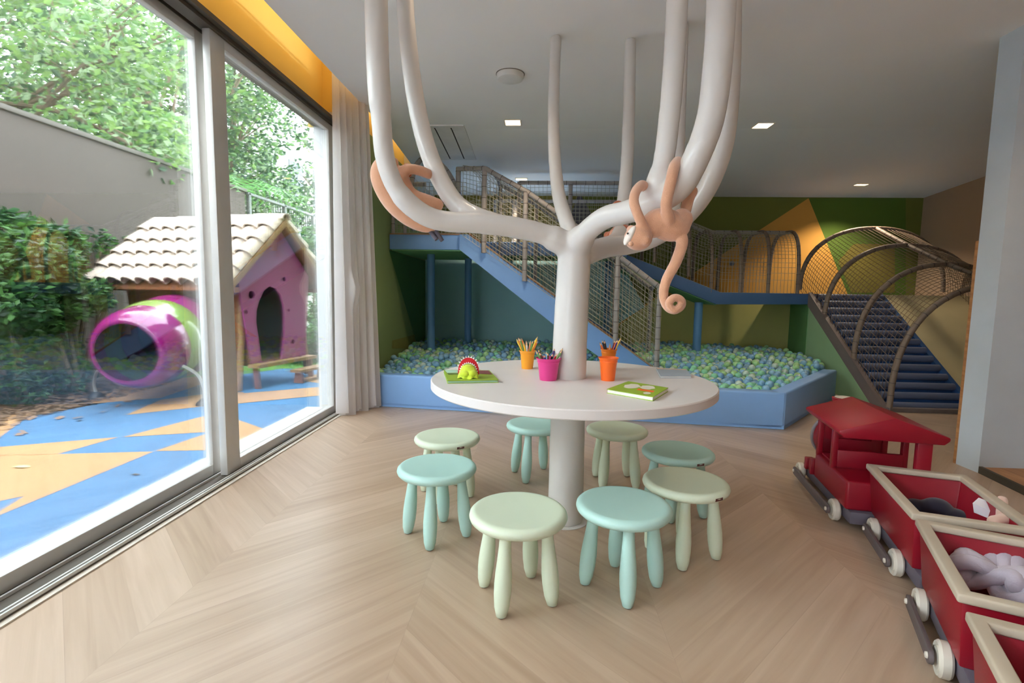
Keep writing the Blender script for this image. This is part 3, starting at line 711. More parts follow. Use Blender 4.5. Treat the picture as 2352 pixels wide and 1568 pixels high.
for i in order[:300]:
    x, y, z, k = pts[i]; o = bpy.data.objects.new('ball', bmesh_k[k]); o.location = (x, y, z); COL.objects.link(o)
    tag(o, f'{bnames[k]} plastic ball lying among the others in the ball pit', 'ball', f'{bnames[k]} balls filling the ball pit')
rest = [pts[i] for i in range(len(pts)) if i not in top]
V = np.concatenate([V2+np.array(p[:3]) for p in rest]); F = np.concatenate([F2+len(V2)*i for i in range(len(rest))]); mi = np.repeat([p[3] for p in rest], len(F2))
o = bpy.data.objects.new('ball_pit_balls', fastmesh('ball_pit_balls', V, F, ballm, mi)); COL.objects.link(o)
tag(o, 'thousands of blue and green plastic balls heaped across the ball pit', 'balls', kind='stuff')

# =================================================================== PLAY STRUCTURE
m_bl = mat('blue_panel', (124, 168, 224), .5, var=.02); m_bd = mat('deep_blue_panel', (72, 106, 150), .5, var=.03); m_post = mat('blue_post', (92, 142, 190), .45, var=.02)
m_foam = mat('grey_foam', (164, 158, 154), .6, var=.08, scale=20, bump=.3, bscale=40); m_tie = mat('black_tie', (84, 76, 72), .6); m_foamb = mat('brown_foam', (132, 116, 102), .6, var=.08, scale=20, bump=.3, bscale=40)
m_net = mat('net_cord', (176, 170, 150), .8, var=.05); m_edge = mat('edge_trim', (160, 120, 90), .6)
m_und = mat('green_soffit', (130, 184, 130), .7, var=.02)
def net(b, P, nu, nv, r=.0035, fine=3):
    """knotted square net over the surface P(u, v)"""
    for i in range(nu+1): b.tube([P(i/nu, j/(nv*1.0/1)) for j in range(nv+1)], r, 3, caps=False)
    for j in range(nv+1): b.tube([P(i/nu, j/nv) for i in range(nu+1)], r, 3, caps=False)
def pole(parent, pts, r=.026, name='padded_pole', ties=True, seg=12, m=None):
    b = MB().tube(pts, r, seg); pp = [Vector(p) for p in pts]; acc = 0; step = .11
    for i in range(len(pp)-1):
        d = pp[i+1]-pp[i]; L = d.length
        if L < 1e-6: continue
        q = step-acc
        while q < L:
            c = pp[i]+d*(q/L); u = d.normalized(); b.tube([c-u*.0025, c+u*.0025], r+.0015, seg, 1); q += step
        acc = (acc+L) % step
    return b.build(name, [m or m_foam, m_tie], parent)
# -- upper platform (left and along the back)
DZ = 1.60; TH = .155
t = thing('climbing_platform', 'raised blue platform with netting in the back left corner', 'platform', (-.8, 6.2, 0))
MB().prism([(XW+.002, 5.34, DZ-TH), (-.80, 5.34, DZ-TH), (-.80, 6.05, DZ-TH), (1.02, 6.05, DZ-TH), (1.02, 6.9, DZ-TH), (XW+.002, 6.9, DZ-TH)], (0, 0, TH)).build('deck', m_bl, t, bevel=.006)
MB().prism([(XW+.02, 5.36, DZ-TH-.012), (-.80, 5.36, DZ-TH-.012), (-.80, 6.07, DZ-TH-.012), (1.02, 6.07, DZ-TH-.012), (1.02, 6.88, DZ-TH-.012), (XW+.02, 6.88, DZ-TH-.012)], (0, 0, .011)).build('underside', m_und, t)  # green reflected on the slab's underside, put in as colour
MB().box((XW+.01, 5.33, DZ-.003), (-.80, 5.345, DZ+.008)).build('edge_trim', m_edge, t)
for x, y in ((at(990, 700, Y=5.85).x, 5.85), (at(1075, 700, Y=6.55).x, 6.55), (at(1395, 700, Y=6.8).x, 6.80)):
    MB().cyl((x, y, .05), (x, y, DZ-TH-.013), .045, seg=24).build('support_post', m_post, t)
top1 = lambda z: z
for px, y, tz in ((893, 5.37, 2.05), (930, 5.37, 2.05), (1052, 5.42, 2.28)):
    x = max(XW+.035, at(px, 520, Y=y).x); pole(t, [(x, y, DZ), (x, y, tz)], .020 if px < 1000 else .027)
x1 = at(1000, 360, Y=5.5).x
pole(t, spline([(at(950, 500, Y=5.42).x, 5.42, DZ+.05), at(946, 420, Y=5.45), at(965, 368, Y=5.5), at(1000, 368, Y=5.55), at(1032, 400, Y=5.6), at(1047, 440, Y=5.62), at(1050, 500, Y=5.62)], 6), .026)
pole(t, [(XW+.03, 5.40, 2.12), (-1.2, 5.40, 2.12)], .02)
b = MB(); net(b, lambda u, v: Vector((XW+.03+.78*u, 5.38, DZ+.02+.52*v)), 18, 12, .003); b.build('net', m_net, t)
for x, y in ((-.25, 6.08), (.35, 6.08), (1.0, 6.10), (.35, 6.9), (1.0, 6.9), (-.6, 6.9)):
    pole(t, [(x, y, DZ), (x, y, ceil_z(y)-.10)], .024)
for y in (6.08, 6.9): pole(t, [(-.6 if y > 6.5 else -.25, y, ceil_z(y)-.11), (1.0, y, ceil_z(y)-.11)], .024)
px = at(1183, 450, Y=6.75).x
pole(t, [(px, 6.75, DZ), (px, 6.75, 2.18)], .036)
b = MB(); net(b, lambda u, v: Vector((-.75+1.75*u, 6.10+.02*math.sin(u*9), DZ+.02+.66*v)), 36, 14, .0025)
net(b, lambda u, v: Vector((XW+.1+2.5*u, 6.92, DZ+.02+.60*v)), 50, 12, .003)
b.build('net', m_net, t)
# -- net ramp going down to the pit
A0 = Vector((-.83, 5.30, DZ)); A1 = Vector((1.17, 5.03, .27)); W = Vector((.10, .80, 0))
t = thing('net_ramp', 'sloping blue ramp with padded poles and netting leading down into the ball pit', 'ramp', (.2, 5.2, 0))
dn = Vector((0, 0, -.30))
f0 = MB().prism([A0+Vector((-.0, 0, -.0)), A0+Vector((0, 0, -TH)), A0+Vector((.0, 0, -TH)), A1+Vector((-.52, .07, .03)), A1+Vector((.02, 0, 0)), A0+Vector((.18, -.03, .0))], Vector((.005, .05, 0)))
f0 = MB().prism([A0, A0+Vector((0, 0, -TH)), at(1280, 752, Y=5.10), at(1380, 822, Y=5.07), Vector((.95, 5.05, .20)), A1+Vector((.05, 0, -.07)), A1, A0+Vector((.10, -.013, 0))], Vector((.005, .05, 0)))
f0.build('side_panel', m_bl, t)
MB().tube([A0+Vector((.10, -.013, .006)), A1+Vector((0, 0, .008))], .009, 8).build('edge_trim', m_edge, t)
f1 = MB().prism([A0+W, A0+W+Vector((0, 0, -TH-.05)), A1+W+Vector((-.3, 0, -.02)), A1+W+Vector((.05, 0, -.08)), A1+W], Vector((.005, .05, 0))); f1.build('side_panel', m_bd, t)
MB().prism([A0+Vector((0, .05, -.10)), A1+Vector((0, .05, -.10)), A1+Vector((0, .05, -.13)), A0+Vector((0, .05, -.13))], W).build('ramp_bed', mat('navy_pad', (52, 80, 140), .55), t)
def on(k): return A0.lerp(A1, k)
tops = []
for px, ty, by in ((1112, 388, 572), (1205, 440, 612), (1412, 588, 765), (1515, 660, 838)):
    # find station on the ramp edge under this pixel column
    k = min([i/400 for i in range(401)], key=lambda q: abs(proj(on(q))[0]-px)); p = on(k); zt = at(px, ty, Y=p.y).z
    q = Vector((p.x, p.y-.03, p.z)); pole(t, [q+Vector((0, 0, -.02)), Vector((q.x, q.y, zt))], .025); tops.append((Vector((q.x, q.y, zt)), k))
    q2 = p+W; pole(t, [q2, Vector((q2.x, q2.y, zt-.02))], .022)
    pole(t, spline([Vector((q.x, q.y, zt)), Vector((q.x+.02, q.y+.25, zt+.04)), Vector((q2.x-.02, q2.y-.25, zt+.04)), Vector((q2.x, q2.y, zt-.02))], 5), .022)
T = [a for a, k in tops]; pole(t, [at(1050, 388, Y=5.4)]+T, .024); pole(t, [p+W for p in T], .020)
b = MB()
def rampnet(u, v, o=Vector((0, 0, 0))):
    p = on(.02+.98*u); k = .02+.98*u
    ks = [q for a, q in tops]; zs = [a.z for a, q in tops]
    z = float(np.interp(k, [0]+ks, [2.29]+zs))
    return Vector((p.x, p.y-.03, p.z+.01+(z-p.z-.01)*v))+o
net(b, rampnet, 56, 17, .0026); net(b, lambda u, v: rampnet(u, v)+W, 56, 17, .0026)
net(b, lambda u, v: rampnet(u, 1)+W*v+Vector((0, 0, .03*math.sin(v*PI))), 56, 14, .0026)
b.build('net', m_net, t)
# -- sloping walkway and level bridge to the stairs
BZ = 1.045; BY0, BY1 = 6.08, 6.86; Xs0, Xs1, Xs2 = 1.02, 2.13, 3.14
t = thing('net_bridge', 'blue bridge under arched padded hoops and netting along the back wall', 'bridge', (2.4, 6.4, 0))
zt0 = 1.47
MB().prism([(Xs0, BY0, zt0), (Xs0, BY0, zt0-.15), (Xs1-.04, BY0, BZ-.14), (Xs2, BY0, BZ-.125), (Xs2, BY0, BZ), (Xs1, BY0, BZ)], (0, BY1-BY0, 0)).build('deck', m_bd, t, bevel=.005)
MB().prism([(Xs0, BY0+.02, zt0-.152), (Xs1-.04, BY0+.02, BZ-.143), (Xs1-.04, BY0+.02, BZ-.15), (Xs0, BY0+.02, zt0-.16)], (0, BY1-BY0-.04, 0)).build('underside', m_und, t)
px = at(1603, 740, Y=6.2).x; MB().cyl((px, 6.2, .05), (px, 6.2, BZ-.12), .048, seg=24).build('support_post', m_post, t)
def hoop(x, z0, h, y0=BY0+.02, y1=BY1, n=18, e=.55):
    out = []
    for i in range(n+1):
        a = PI*i/n; c = math.cos(a); s_ = math.sin(a)
        out.append(Vector((x, (y0+y1)/2-(y1-y0)/2*math.copysign(abs(c)**e, c), z0+h*abs(s_)**.62)))
    return out
hs = []
for px, hh in ((1633, .74), (1700, .74), (1764, .74), (1832, .74)):
    x = at(px, 660, Y=BY0+.02).x; hs.append(x); pole(t, hoop(x, BZ, hh), .021, m=m_foamb)
for x, z in ((1.75, BZ+.18), (1.35, BZ+.34)): pole(t, hoop(x, z, .74), .020, m=m_foamb)
pole(t, [Vector((1.05, 6.47, 2.26)), Vector((hs[0], 6.47, BZ+.74)), Vector((hs[-1], 6.47, BZ+.74))], .022)
b = MB()
def bz(x): return BZ if x > Xs1 else BZ+(Xs1-x)/(Xs1-Xs0)*(zt0-BZ)
def bnet(u, v):
    x = Xs0+(hs[-1]-Xs0)*u; a = PI*v; c = math.cos(a)
    return Vector((x, (BY0+.02+BY1)/2-(BY1-BY0)/2*math.copysign(abs(c)**.55, c), bz(x)+.73*abs(math.sin(a))**.62))
net(b, bnet, 50, 40, .0025); b.build('net', m_net, t)
MB().box((1.8, 7.0, .0), (1.81, 7.01, .01)).v
# small grey knob on the back wall
o = MB().lathe([(0, 0), (.03, 0), (.035, .02), (0, .035)], at(1680, 605, Y=YB-.04), axis=(0, -1, 0), seg=20).build('wall_knob', mat('knob_grey', (130, 134, 136), .5))
tag(o, 'small grey round knob on the mustard back wall behind the bridge', 'knob')
# -- staircase with slide and big arches
SX0, SX1, SX2 = 3.15, 3.93, 4.92; SY0, SY1 = 6.05, 4.68; SZ = 1.045
t = thing('padded_staircase', 'dark blue padded stairs climbing beside a beige slope under big net arches', 'stairs', (3.6, 5.4, 0))
m_roll = mat('stair_pad', (104, 114, 142), .5, var=.03); m_sb = mat('stair_blue', (40, 84, 140), .6, var=.03); m_str = mat('stringer_grey', (116, 104, 100), .6)
NS = 14
def st(k): return Vector((0, SY0+(SY1-SY0)*k, SZ*(1-k)))
for i in range(NS):
    p = st((i+.5)/NS); hstep = SZ/NS; dy = (SY0-SY1)/NS
    b = MB(); b.tube([(SX0+.03, p.y-dy*.25, p.z+.005), (SX1-.03, p.y-dy*.25, p.z+.005)], .033, 14)
    b.box((SX0+.03, p.y-dy*.25, p.z-.012), (SX1-.03, p.y+dy*.75, p.z+.018))
    s_ = b.build('step', m_roll, t)
    MB().box((SX0+.03, p.y-dy*.20, p.z-hstep), (SX1-.03, p.y-dy*.05, p.z-.02)).build('riser', m_sb, s_)
def stringer(x, th=.05, nm='stringer', m=None, dz=.05): return MB().prism([(x, SY0+.02, SZ+dz*.3), (x, SY1-.06, .0), (x, SY1-.02, .0), (x, SY1+.12, 0), (x, SY0+.02, SZ-.14)], (th, 0, 0)).build(nm, m or m_str, t)
stringer(SX0-.03); stringer(SX1-.03, .05, m=m_sb)
MB().box((SX0, SY1-.07, .0), (SX1+.9, SY1-.01, .035)).build('bottom_sill', m_str, t)
MB().prism([(SX0-.025, SY0, 0), (SX0-.025, SY1+.02, 0), (SX0-.025, SY0, SZ-.03)], (.02, 0, 0)).build('side_panel', mat('sage_panel', (150, 184, 140), .7, var=.02), t)
MB().add([(3.125, SY0, 0), (3.40, YB-.01, 0), (3.40, YB-.01, SZ-.1), (3.125, SY0, SZ-.1)], [(0, 1, 2, 3)]).build('under_panel', mat('leaf_panel', (104, 160, 100), .7, var=.02), t, solid=.01, smooth=False)
MB().prism([(SX1+.02, SY0, SZ), (SX1+.02, SY1, .02), (SX1+.02, SY1+.08, .0), (SX1+.02, SY0, SZ-.10)], (SX2-SX1, 0, 0)).build('slope', mat('beige_vinyl', (200, 190, 150), .5, var=.02), t)
MB().box((SX0-.02, SY0, SZ-.10), (SX2, YB-.02, SZ)).build('landing', m_bd, t)
def big(fy, fz, ax, az, n=28, x1=SX2):
    """arch in the X-Z plane at depth fy; apex given"""
    hw = ax-SX0; out = []
    for i in range(n+1):
        a = PI*i/n; c = -math.cos(a); out.append(Vector((ax+hw*math.copysign(abs(c)**.92, c), fy, fz+(az-fz)*math.sin(a)**.80)))
    return out
arcs = []
for (fx, fy_), (apx, apy) in (((1835, 665), (2012, 524)), ((1890, 740), (2085, 563)), ((1957, 835), (2178, 607)), ((2040, 935), (2300, 655))):
    f = at(fx, fy_, X=SX0-.01); ap = at(apx, apy, Y=f.y); pts_ = big(f.y, f.z, min(ap.x, 4.06), ap.z); arcs.append(pts_); pole(t, pts_, .024, m=m_foamb)
pole(t, [a[14]+Vector((0, 0, .0)) for a in arcs], .022, m=m_foamb)
b = MB()
def anet(u, v):
    k = u*3; i = min(2, int(k)); f = k-i; q = v*28; j = min(27, int(q)); g = q-j
    a = arcs[i][j].lerp(arcs[i][j+1], g); c = arcs[i+1][j].lerp(arcs[i+1][j+1], g); return a.lerp(c, f)
net(b, anet, 42, 56, .0024); b.build('net', mat('net_brown', (122, 104, 84), .8), t)

# =================================================================== TOY TRAIN
m_red = mat('red_plastic', (146, 10, 34), .42, var=.02, bump=.06, bscale=180); m_rim = mat('taupe_rim', (192, 178, 158), .55, var=.02); m_ch = mat('grey_chassis', (98, 92, 104), .5, var=.02)
m_wh = mat('ivory_wheel', (212, 204, 190), .5, var=.02); m_rod = mat('rod_grey', (98, 88, 88), .5, var=.02)
def wheel(b_parent, x, y, r=.048, th=.030, sgn=-1):
    o = MB().lathe([(0, -th/2), (r*.62, -th/2), (r*.66, -th/2+.004), (r*.9, -th/2), (r, -th/2+.006), (r, th/2-.006), (r*.9, th/2), (0, th/2)], (x, y, r), axis=(1, 0, 0), seg=36).build('wheel', m_wh, b_parent, local=True)
    return o
def running_gear(t, hw, ys, rod=True, r=.048):
    for s in (-1, 1):
        for y in ys: wheel(t, s*(hw+.020), y, r)
        if rod:
            x = s*(hw+.042); a, c = ys[0], ys[-1]; b = MB(); n = 10; rr = .021; pr = []
            lo, hi = min(a, c), max(a, c)
            for i in range(n+1): an = -PI/2+PI*i/n; pr.append((x, hi+rr*math.cos(an), r+rr*math.sin(an)))
            for i in range(n+1): an = PI/2+PI*i/n; pr.append((x, lo+rr*math.cos(an), r+rr*math.sin(an)))
            ro = b.prism(pr, (s*.012, 0, 0)).build('coupling_rod', m_rod, t, local=True, bevel=.002)
            for y in (lo, hi): MB().lathe([(0, 0), (.009, 0), (.008, .005), (0, .007)], (x+s*.012, y, r), axis=(s, 0, 0), seg=18).build('bolt', m_wh, ro, local=True)
def wagon(label, A, B, W=.345, h=.29):
    """A: far left rim corner, B: near left rim corner"""
    L = (A-B).length; d = (A-B).normalized(); rz = math.atan2(-d.x, d.y); right = Vector((d.y, -d.x, 0)); c = (A+B)/2+right*(W/2)
    t = thing('toy_wagon', label, 'toy wagon', (c.x, c.y, 0), rz, 'red wagons of the toy train')
    l = L/2; wd = W/2; i = .022; z0 = .085
    def loop(o, z, o2=0): return [(-wd+o, -l+o+o2, z), (wd-o, -l+o+o2, z), (wd-o, l-o-o2, z), (-wd+o, l-o-o2, z)]
    V = loop(.022, z0, .01)+loop(.006, h-.012)+loop(i, h-.012)+loop(.036, z0+.02)
    b = MB(); F = []
    for k in range(4):
        m = (k+1) % 4; F += [(k, m, m+4, k+4), (k+4, m+4, m+8, k+8), (k+8, m+8, m+12, k+12)]
    F += [(3, 2, 1, 0), (12, 13, 14, 15)]; b.add(V, F); b.build('wagon_body', m_red, t, local=True, bevel=.006)
    rw = .034
    V = loop(-.004, h-.02)+loop(rw-.004, h-.02)+loop(rw-.004, h+.004)+loop(-.004, h+.004); F = []
    for k in range(4):
        m = (k+1) % 4; F += [(k+4, m+4, m, k), (k+8, m+8, m+4, k+4), (k+12, m+12, m+8, k+8), (k, m, m+12, k+12)]
    MB().add(V, F).build('rim', m_rim, t, local=True, bevel=.006, seg=3)
    MB().box((-wd+.030, -l-.02, .030), (wd-.030, l+.005, z0)).build('chassis', m_ch, t, local=True, bevel=.006)
    MB().box((-.03, -l-.05, .045), (.03, -l-.015, .065)).build('coupling', m_ch, t, local=True, bevel=.004)
    running_gear(t, wd-.03, (-.13, .15)); return t, c, rz
k = lambda px, py, z=.294: at(px, py, Z=z)
w1 = wagon('red toy wagon directly behind the locomotive, holding a navy plush', k(1992, 1064), k(2097, 1178), .345)
w2 = wagon('red toy wagon in the middle, holding a lilac grey knotted cushion', k(2106, 1190), k(2204, 1362), .355)
w3 = wagon('red toy wagon nearest the viewer at the bottom right corner', k(2223, 1404), k(2330, 1606), .355)
# locomotive
tv = at(2030, 1100, Z=.0)
lo_r = Vector((1.56, 2.40, 0)); rz = math.atan2(-.20, .98)
t = thing('toy_locomotive', 'red toy train locomotive with a pitched roof and round boiler front', 'toy train', lo_r, rz)
hw = .155
b = MB().box((-hw, -.21, .085), (hw, .22, .215)).box((-.075, .22, .10), (.075, .43, .19)); b.build('body', m_red, t, local=True, bevel=.012, seg=3)
b = MB(); b.box((-hw, .195, .21), (hw, .215, .30)); b.box((-hw, .195, .21), (-hw+.07, .215, .43)); b.box((hw-.07, .195, .21), (hw, .215, .43)); b.box((-hw, .195, .39), (hw, .215, .43))
b.build('cab_front', m_red, t, local=True, bevel=.004)
for s in (-1, 1):
    x = s*(hw-.012)
    MB().box((x-.012, -.015, .205), (x+.012, .015, .43)).box((x-.012, .185, .205), (x+.012, .215, .43)).box((x-.012, -.015, .40), (x+.012, .215, .43)).build('cab_side', m_red, t, local=True, bevel=.004)
MB().box((.10, -.205, .205), (hw, -.175, .43)).build('roof_post', m_red, t, local=True, bevel=.004)
MB().box((-hw+.02, -.02, .21), (hw-.02, .0, .30)).box((-hw+.02, -.02, .205), (hw-.02, .19, .225)).build('seat', m_red, t, local=True, bevel=.006)
rf = MB().prism([(-.205, -.225, .442), (0, -.225, .512), (.205, -.225, .442), (.205, -.225, .428), (.185, -.225, .410), (-.185, -.225, .410), (-.205, -.225, .428)], (0, .475, 0)); rf.build('roof', m_red, t, local=True, bevel=.005)
MB().lathe([(0, 0), (.115, 0), (.115, .20), (.105, .215), (0, .22)], (0, .215, .255), axis=(0, 1, 0), seg=40).build('boiler', m_red, t, local=True)
MB().lathe([(.100, .0), (.122, .0), (.126, .012), (.122, .026), (.100, .03), (.0, .025)], (0, .40, .255), axis=(0, 1, 0), seg=48).build('boiler_ring', mat('ring_grey', (126, 118, 122), .5), t, local=True)
MB().lathe([(0, 0), (.035, 0), (.035, .06), (.055, .11), (.058, .125), (.048, .128), (.040, .12), (0, .115)], (0, .335, .36), seg=32).build('chimney', m_red, t, local=True)
MB().lathe([(0, .0), (.040, .0), (.046, .012), (.0, .016)], (0, .335, .478), seg=32).build('chimney_top', m_wh, t, local=True)
MB().ball((.06, .27, .50-.02), .012, 12).build('bell', m_wh, t, local=True)
MB().box((-hw+.015, -.23, .03), (hw-.015, .45, .085)).build('chassis', m_ch, t, local=True, bevel=.006)
MB().prism([(-.11, .44, .03), (.11, .44, .03), (.07, .50, .03), (-.07, .50, .03)], (0, 0, .05)).build('bumper', m_ch, t, local=True, bevel=.004)
for q in (((-hw-.01, .24, .085), (-hw+.03, .27, .17)), ((-hw-.01, .32, .085), (-hw+.03, .35, .15)), ((hw-.03, .24, .085), (hw+.01, .27, .17))): MB().box(*q).build('steam_box', m_red, t, local=True, bevel=.004)
running_gear(t, hw-.01, (-.12, .40))
# things in the wagons
def lump(name, parts, m, label, cat, vox=.007):
    b = MB()
    for q in parts:
        if q[0] == 't': b.tube(q[1], q[2], 14); b.ball(q[1][0], q[2], 12); b.ball(q[1][-1], q[2], 12)
        else: b.ball(q[1], q[2], 20, sc=q[3])
    o = b.build(name, m, ang=180); remesh(o, vox, 3); return tag(o, label, cat)
u1 = w1[1]; 
def inw(wg, x, y, z):
    c, rz = wg[1], wg[2]; return Vector((c.x+x*math.cos(rz)-y*math.sin(rz), c.y+x*math.sin(rz)+y*math.cos(rz), z))
nv = at(2150, 1168, Z=.165)
lump('navy_plush', [('b', nv, .055, (1.1, .9, .8)), ('b', nv+Vector((-.06, .03, -.01)), .045, (1.1, .9, .8)), ('b', nv+Vector((.055, -.02, -.02)), .045, (1.2, .9, .7)), ('b', nv+Vector((0, .0, -.05)), .07, (1.2, 1, .7))], mat('navy_fleece', (30, 32, 52), .95, sheen=.3), 'dark navy plush heap lying inside the first red wagon', 'plush toy')
dl = at(2312, 1190, Z=.26)
t = thing('plush_doll', 'pale pink plush doll leaning out of the first wagon at the right edge', 'plush toy', dl-Vector((0, 0, .12)))
blobby('body', [('t', [dl+Vector((-.012, .004, -.01)), at(2302, 1148, Z=.285)], .017), ('t', spline([dl+Vector((-.05, -.01, -.008)), dl+Vector((.0, .0, -.005)), dl+Vector((.06, .0, -.005))], 5), .020), ('b', dl+Vector((.01, .04, -.08)), .05)], mat('pink_plush', (226, 190, 172), .95, sheen=.4), t, .006, 3)
la = at(2266, 1162, Z=.255); b = MB()
b.add([la+Vector(p) for p in ((-.042, .010, .006), (-.002, .034, .018), (.042, .006, .006), (.004, -.022, -.012))], [(0, 1, 2, 3)]); b.add([la+Vector(p) for p in ((-.042, .010, .006), (.004, -.022, -.012), (.012, -.022, -.045), (-.034, .010, -.03))], [(0, 1, 2, 3)])
o = b.build('care_label', mat('label_white', (232, 230, 236), .7), solid=.001, smooth=False); tag(o, 'white folded fabric label beside the pink doll in the first wagon', 'label')
t = thing('knot_cushion', 'lilac grey knotted cushion lying in the middle wagon', 'cushion', at(2295, 1310, Z=.1))
m_kn = mat('lilac_jersey', (186, 176, 188), .9, var=.03, sheen=.4, bump=.15, bscale=200)
cc = at(2290, 1318, Z=.19)
b = MB()
def kp(a): return cc+Vector((.055*math.sin(a)+.04*math.sin(2*a), .055*math.cos(a)-.04*math.cos(2*a), -.035*math.sin(3*a)))
for off in (-1, 0, 1):
    pts_ = []
    n = 72
    for i in range(n):
        a = 2*PI*i/n; p = kp(a); tg = (kp(a+.05)-kp(a-.05)).normalized(); s_ = tg.cross(Vector((0, 0, 1))).normalized(); pts_.append(p+s_*off*.027+Vector((0, 0, -.004*abs(off))))
    b.tube(pts_, .022, 14, closed=True)
b.build('knot', m_kn, t)
MB().ball(at(2225, 1300, Z=.15), .040, 16, sc=(1, 1, .7)).build('tail_end', mat('brown_jersey', (130, 104, 88), .9), t)

# =================================================================== OUTDOORS
GZ = -.02
m_rb = mat('blue_rubber', (62, 108, 146), .9, var=.08, scale=6, bump=.3, bscale=300); m_ro = mat('orange_rubber', (168, 128, 88), .9, var=.06, scale=6, bump=.3, bscale=300)
b = MB()
b.add([(-1.9, -5, GZ), (-1.9, 6.4, GZ), (-3.3, 6.35, GZ), (-3.82, 5.2, GZ), (-3.83, 4.24, GZ), (-4.05, 3.5, GZ), (-4.1, -5, GZ)], [tuple(range(7))], 0)
def tri(pxs, z=.0015): b.add([at(x, y, Z=GZ)+Vector((0, 0, z)) for x, y in pxs], [tuple(range(len(pxs)))], 1)
tri([(-60, 966), (83, 943), (-60, 1050)]); tri([(-40, 1030), (273, 1004), (134, 1043), (-40, 1050)]); tri([(-40, 1045), (134, 1043), (354, 1037), (-40, 1200), (57, 1139), (-40, 1160)])
tri([(283, 1004), (480, 953), (480, 992)]); tri([(358, 1036), (480, 994), (480, 1034)]); tri([(478, 994), (541, 962), (632, 994), (576, 1024), (520, 1034), (478, 1034)], .003)
tri([(187, 929), (265, 898), (415, 868), (530, 858), (470, 880), (370, 914)]); tri([(291, 953), (370, 918), (470, 905), (560, 900), (560, 926), (470, 933)]); tri([(540, 905), (759, 887), (770, 884), (770, 905), (540, 928)], .003)
tri([(680, 872), (765, 850), (775, 886)])
b.add([Vector(p)+Vector((0, 0, GZ+.0015)) for p in ((-3.9, 1.2, 0), (-2.2, .2, 0), (-3.9, -.8, 0))], [(0, 1, 2)], 1); b.add([Vector(p)+Vector((0, 0, GZ+.0015)) for p in ((-2.0, -1.2, 0), (-3.8, -2.2, 0), (-2.0, -3.4, 0))], [(0, 1, 2)], 1)
o = b.build('ground', [m_rb, m_ro], smooth=False, ang=10); struct(o, 'blue and orange triangle rubber play surface outside the window', 'ground')
m_soil = mat('mulch', (72, 60, 48), .95, var=.35, scale=30, bump=.8, bscale=40)
struct(MB().add([(-9, -6, GZ-.01), (-3.6, -6, GZ-.01), (-3.0, 6.45, GZ-.01), (-3.0, 7.0, GZ-.01), (-9, 30, GZ-.01)], [(0, 1, 2, 3, 4)][::-1]).build('ground', m_soil, smooth=False), 'brown mulch bed below the bushes', 'ground')
m_gr = mat('lawn', (89, 136, 50), .95, var=.25, scale=40, bump=.8, bscale=200)
struct(MB().add([(-8, 5.5, GZ-.008), (4, 5.5, GZ-.008), (4, 30, GZ-.008), (-12, 30, GZ-.008)], [(0, 1, 2, 3)]).build('ground', m_gr, smooth=False), 'green lawn beyond the rubber surface', 'ground')
# grass blades and mulch chips
def chips(name, n, box, size, m, zoff=.0, up=False, lab='', cat='', seed=3):
    r_ = np.random.default_rng(seed); x0, x1, y0, y1 = box; V = []; F = []
    for i in range(n):
        c = np.array([r_.uniform(x0, x1), r_.uniform(y0, y1), GZ+zoff]); a = r_.uniform(0, 2*PI); s_ = size*r_.uniform(.5, 1.3)
        if up: d = np.array([math.cos(a), math.sin(a), 0])*.004; t_ = np.array([r_.normal()*.3, r_.normal()*.3, 1])*s_; q = [c-d, c+d, c+t_, c+t_*.99]
        else: d = np.array([math.cos(a), math.sin(a), r_.uniform(-.3, .3)])*s_; e = np.array([-math.sin(a), math.cos(a), r_.uniform(-.3, .5)])*s_*.45; q = [c-d-e, c+d-e, c+d+e, c-d+e]
        k = len(V); V += q; F.append((k, k+1, k+2, k+3))
    o = bpy.data.objects.new(name, fastmesh(name, np.array(V), np.array(F), [m], smooth=False)); COL.objects.link(o); return tag(o, lab, cat, kind='stuff')
chips('grass_blades', 5000, (-4.6, -1.9, 6.5, 9.5), .05, mat('grass_blade', (96, 146, 53), .8, var=.2), 0, True, 'short grass blades of the lawn beyond the playhouse', 'grass', 5)
chips('wood_chips', 3500, (-5.0, -3.9, 2.2, 5.2), .022, mat('wood_chip', (101, 79, 62), .9, var=.3, scale=20), .012, False, 'loose brown wood chips scattered under the bushes', 'wood chips', 6)
chips('fallen_leaves', 60, (-4.2, -3.5, 2.6, 6.0), .03, mat('dry_leaf', (129, 103, 86), .8, var=.2), .012, False, 'dry fallen leaves along the edge of the mulch', 'leaves', 8)
for (px, py), lab in (((52, 1072), 'pale yellow fallen leaf on the orange rubber'), ((313, 1090), 'small dark twig leaf on the blue rubber'), ((430, 903), 'dark leaf lying on the orange rubber beside the tunnel')):
    p = at(px, py, Z=GZ+.004); b = MB(); L_ = .045 if px == 52 else .02
    b.add([p+Vector((L_*math.cos(a)*1.0, L_*.45*math.sin(a), .004*abs(math.sin(a)))) for a in [2*PI*i/10 for i in range(10)]], [tuple(range(10))])
    o = b.build('fallen_leaf', mat('leaf_yellow', (194, 182, 129), .7) if px == 52 else mat('leaf_dark', (57, 46, 40), .8), solid=.002); tag(o, lab, 'leaf')
# garden wall
XG = -5.0; WT = 2.68
m_gw = mat('garden_render', (76, 68, 61), .9, var=.03, scale=2, bump=.1, bscale=80)
struct(MB().box((XG-.2, -6, -.3), (XG, 8.55, WT-.05)).build('wall_garden', m_gw, smooth=False), 'tall taupe rendered garden wall behind the bushes', 'wall')
struct(MB().box((XG-.23, -6, WT-.05), (XG+.03, 8.58, WT)).build('trim_8', mat('wall_cap', (83, 77, 69), .8), bevel=.006), 'thin cap along the top of the garden wall', 'trim')
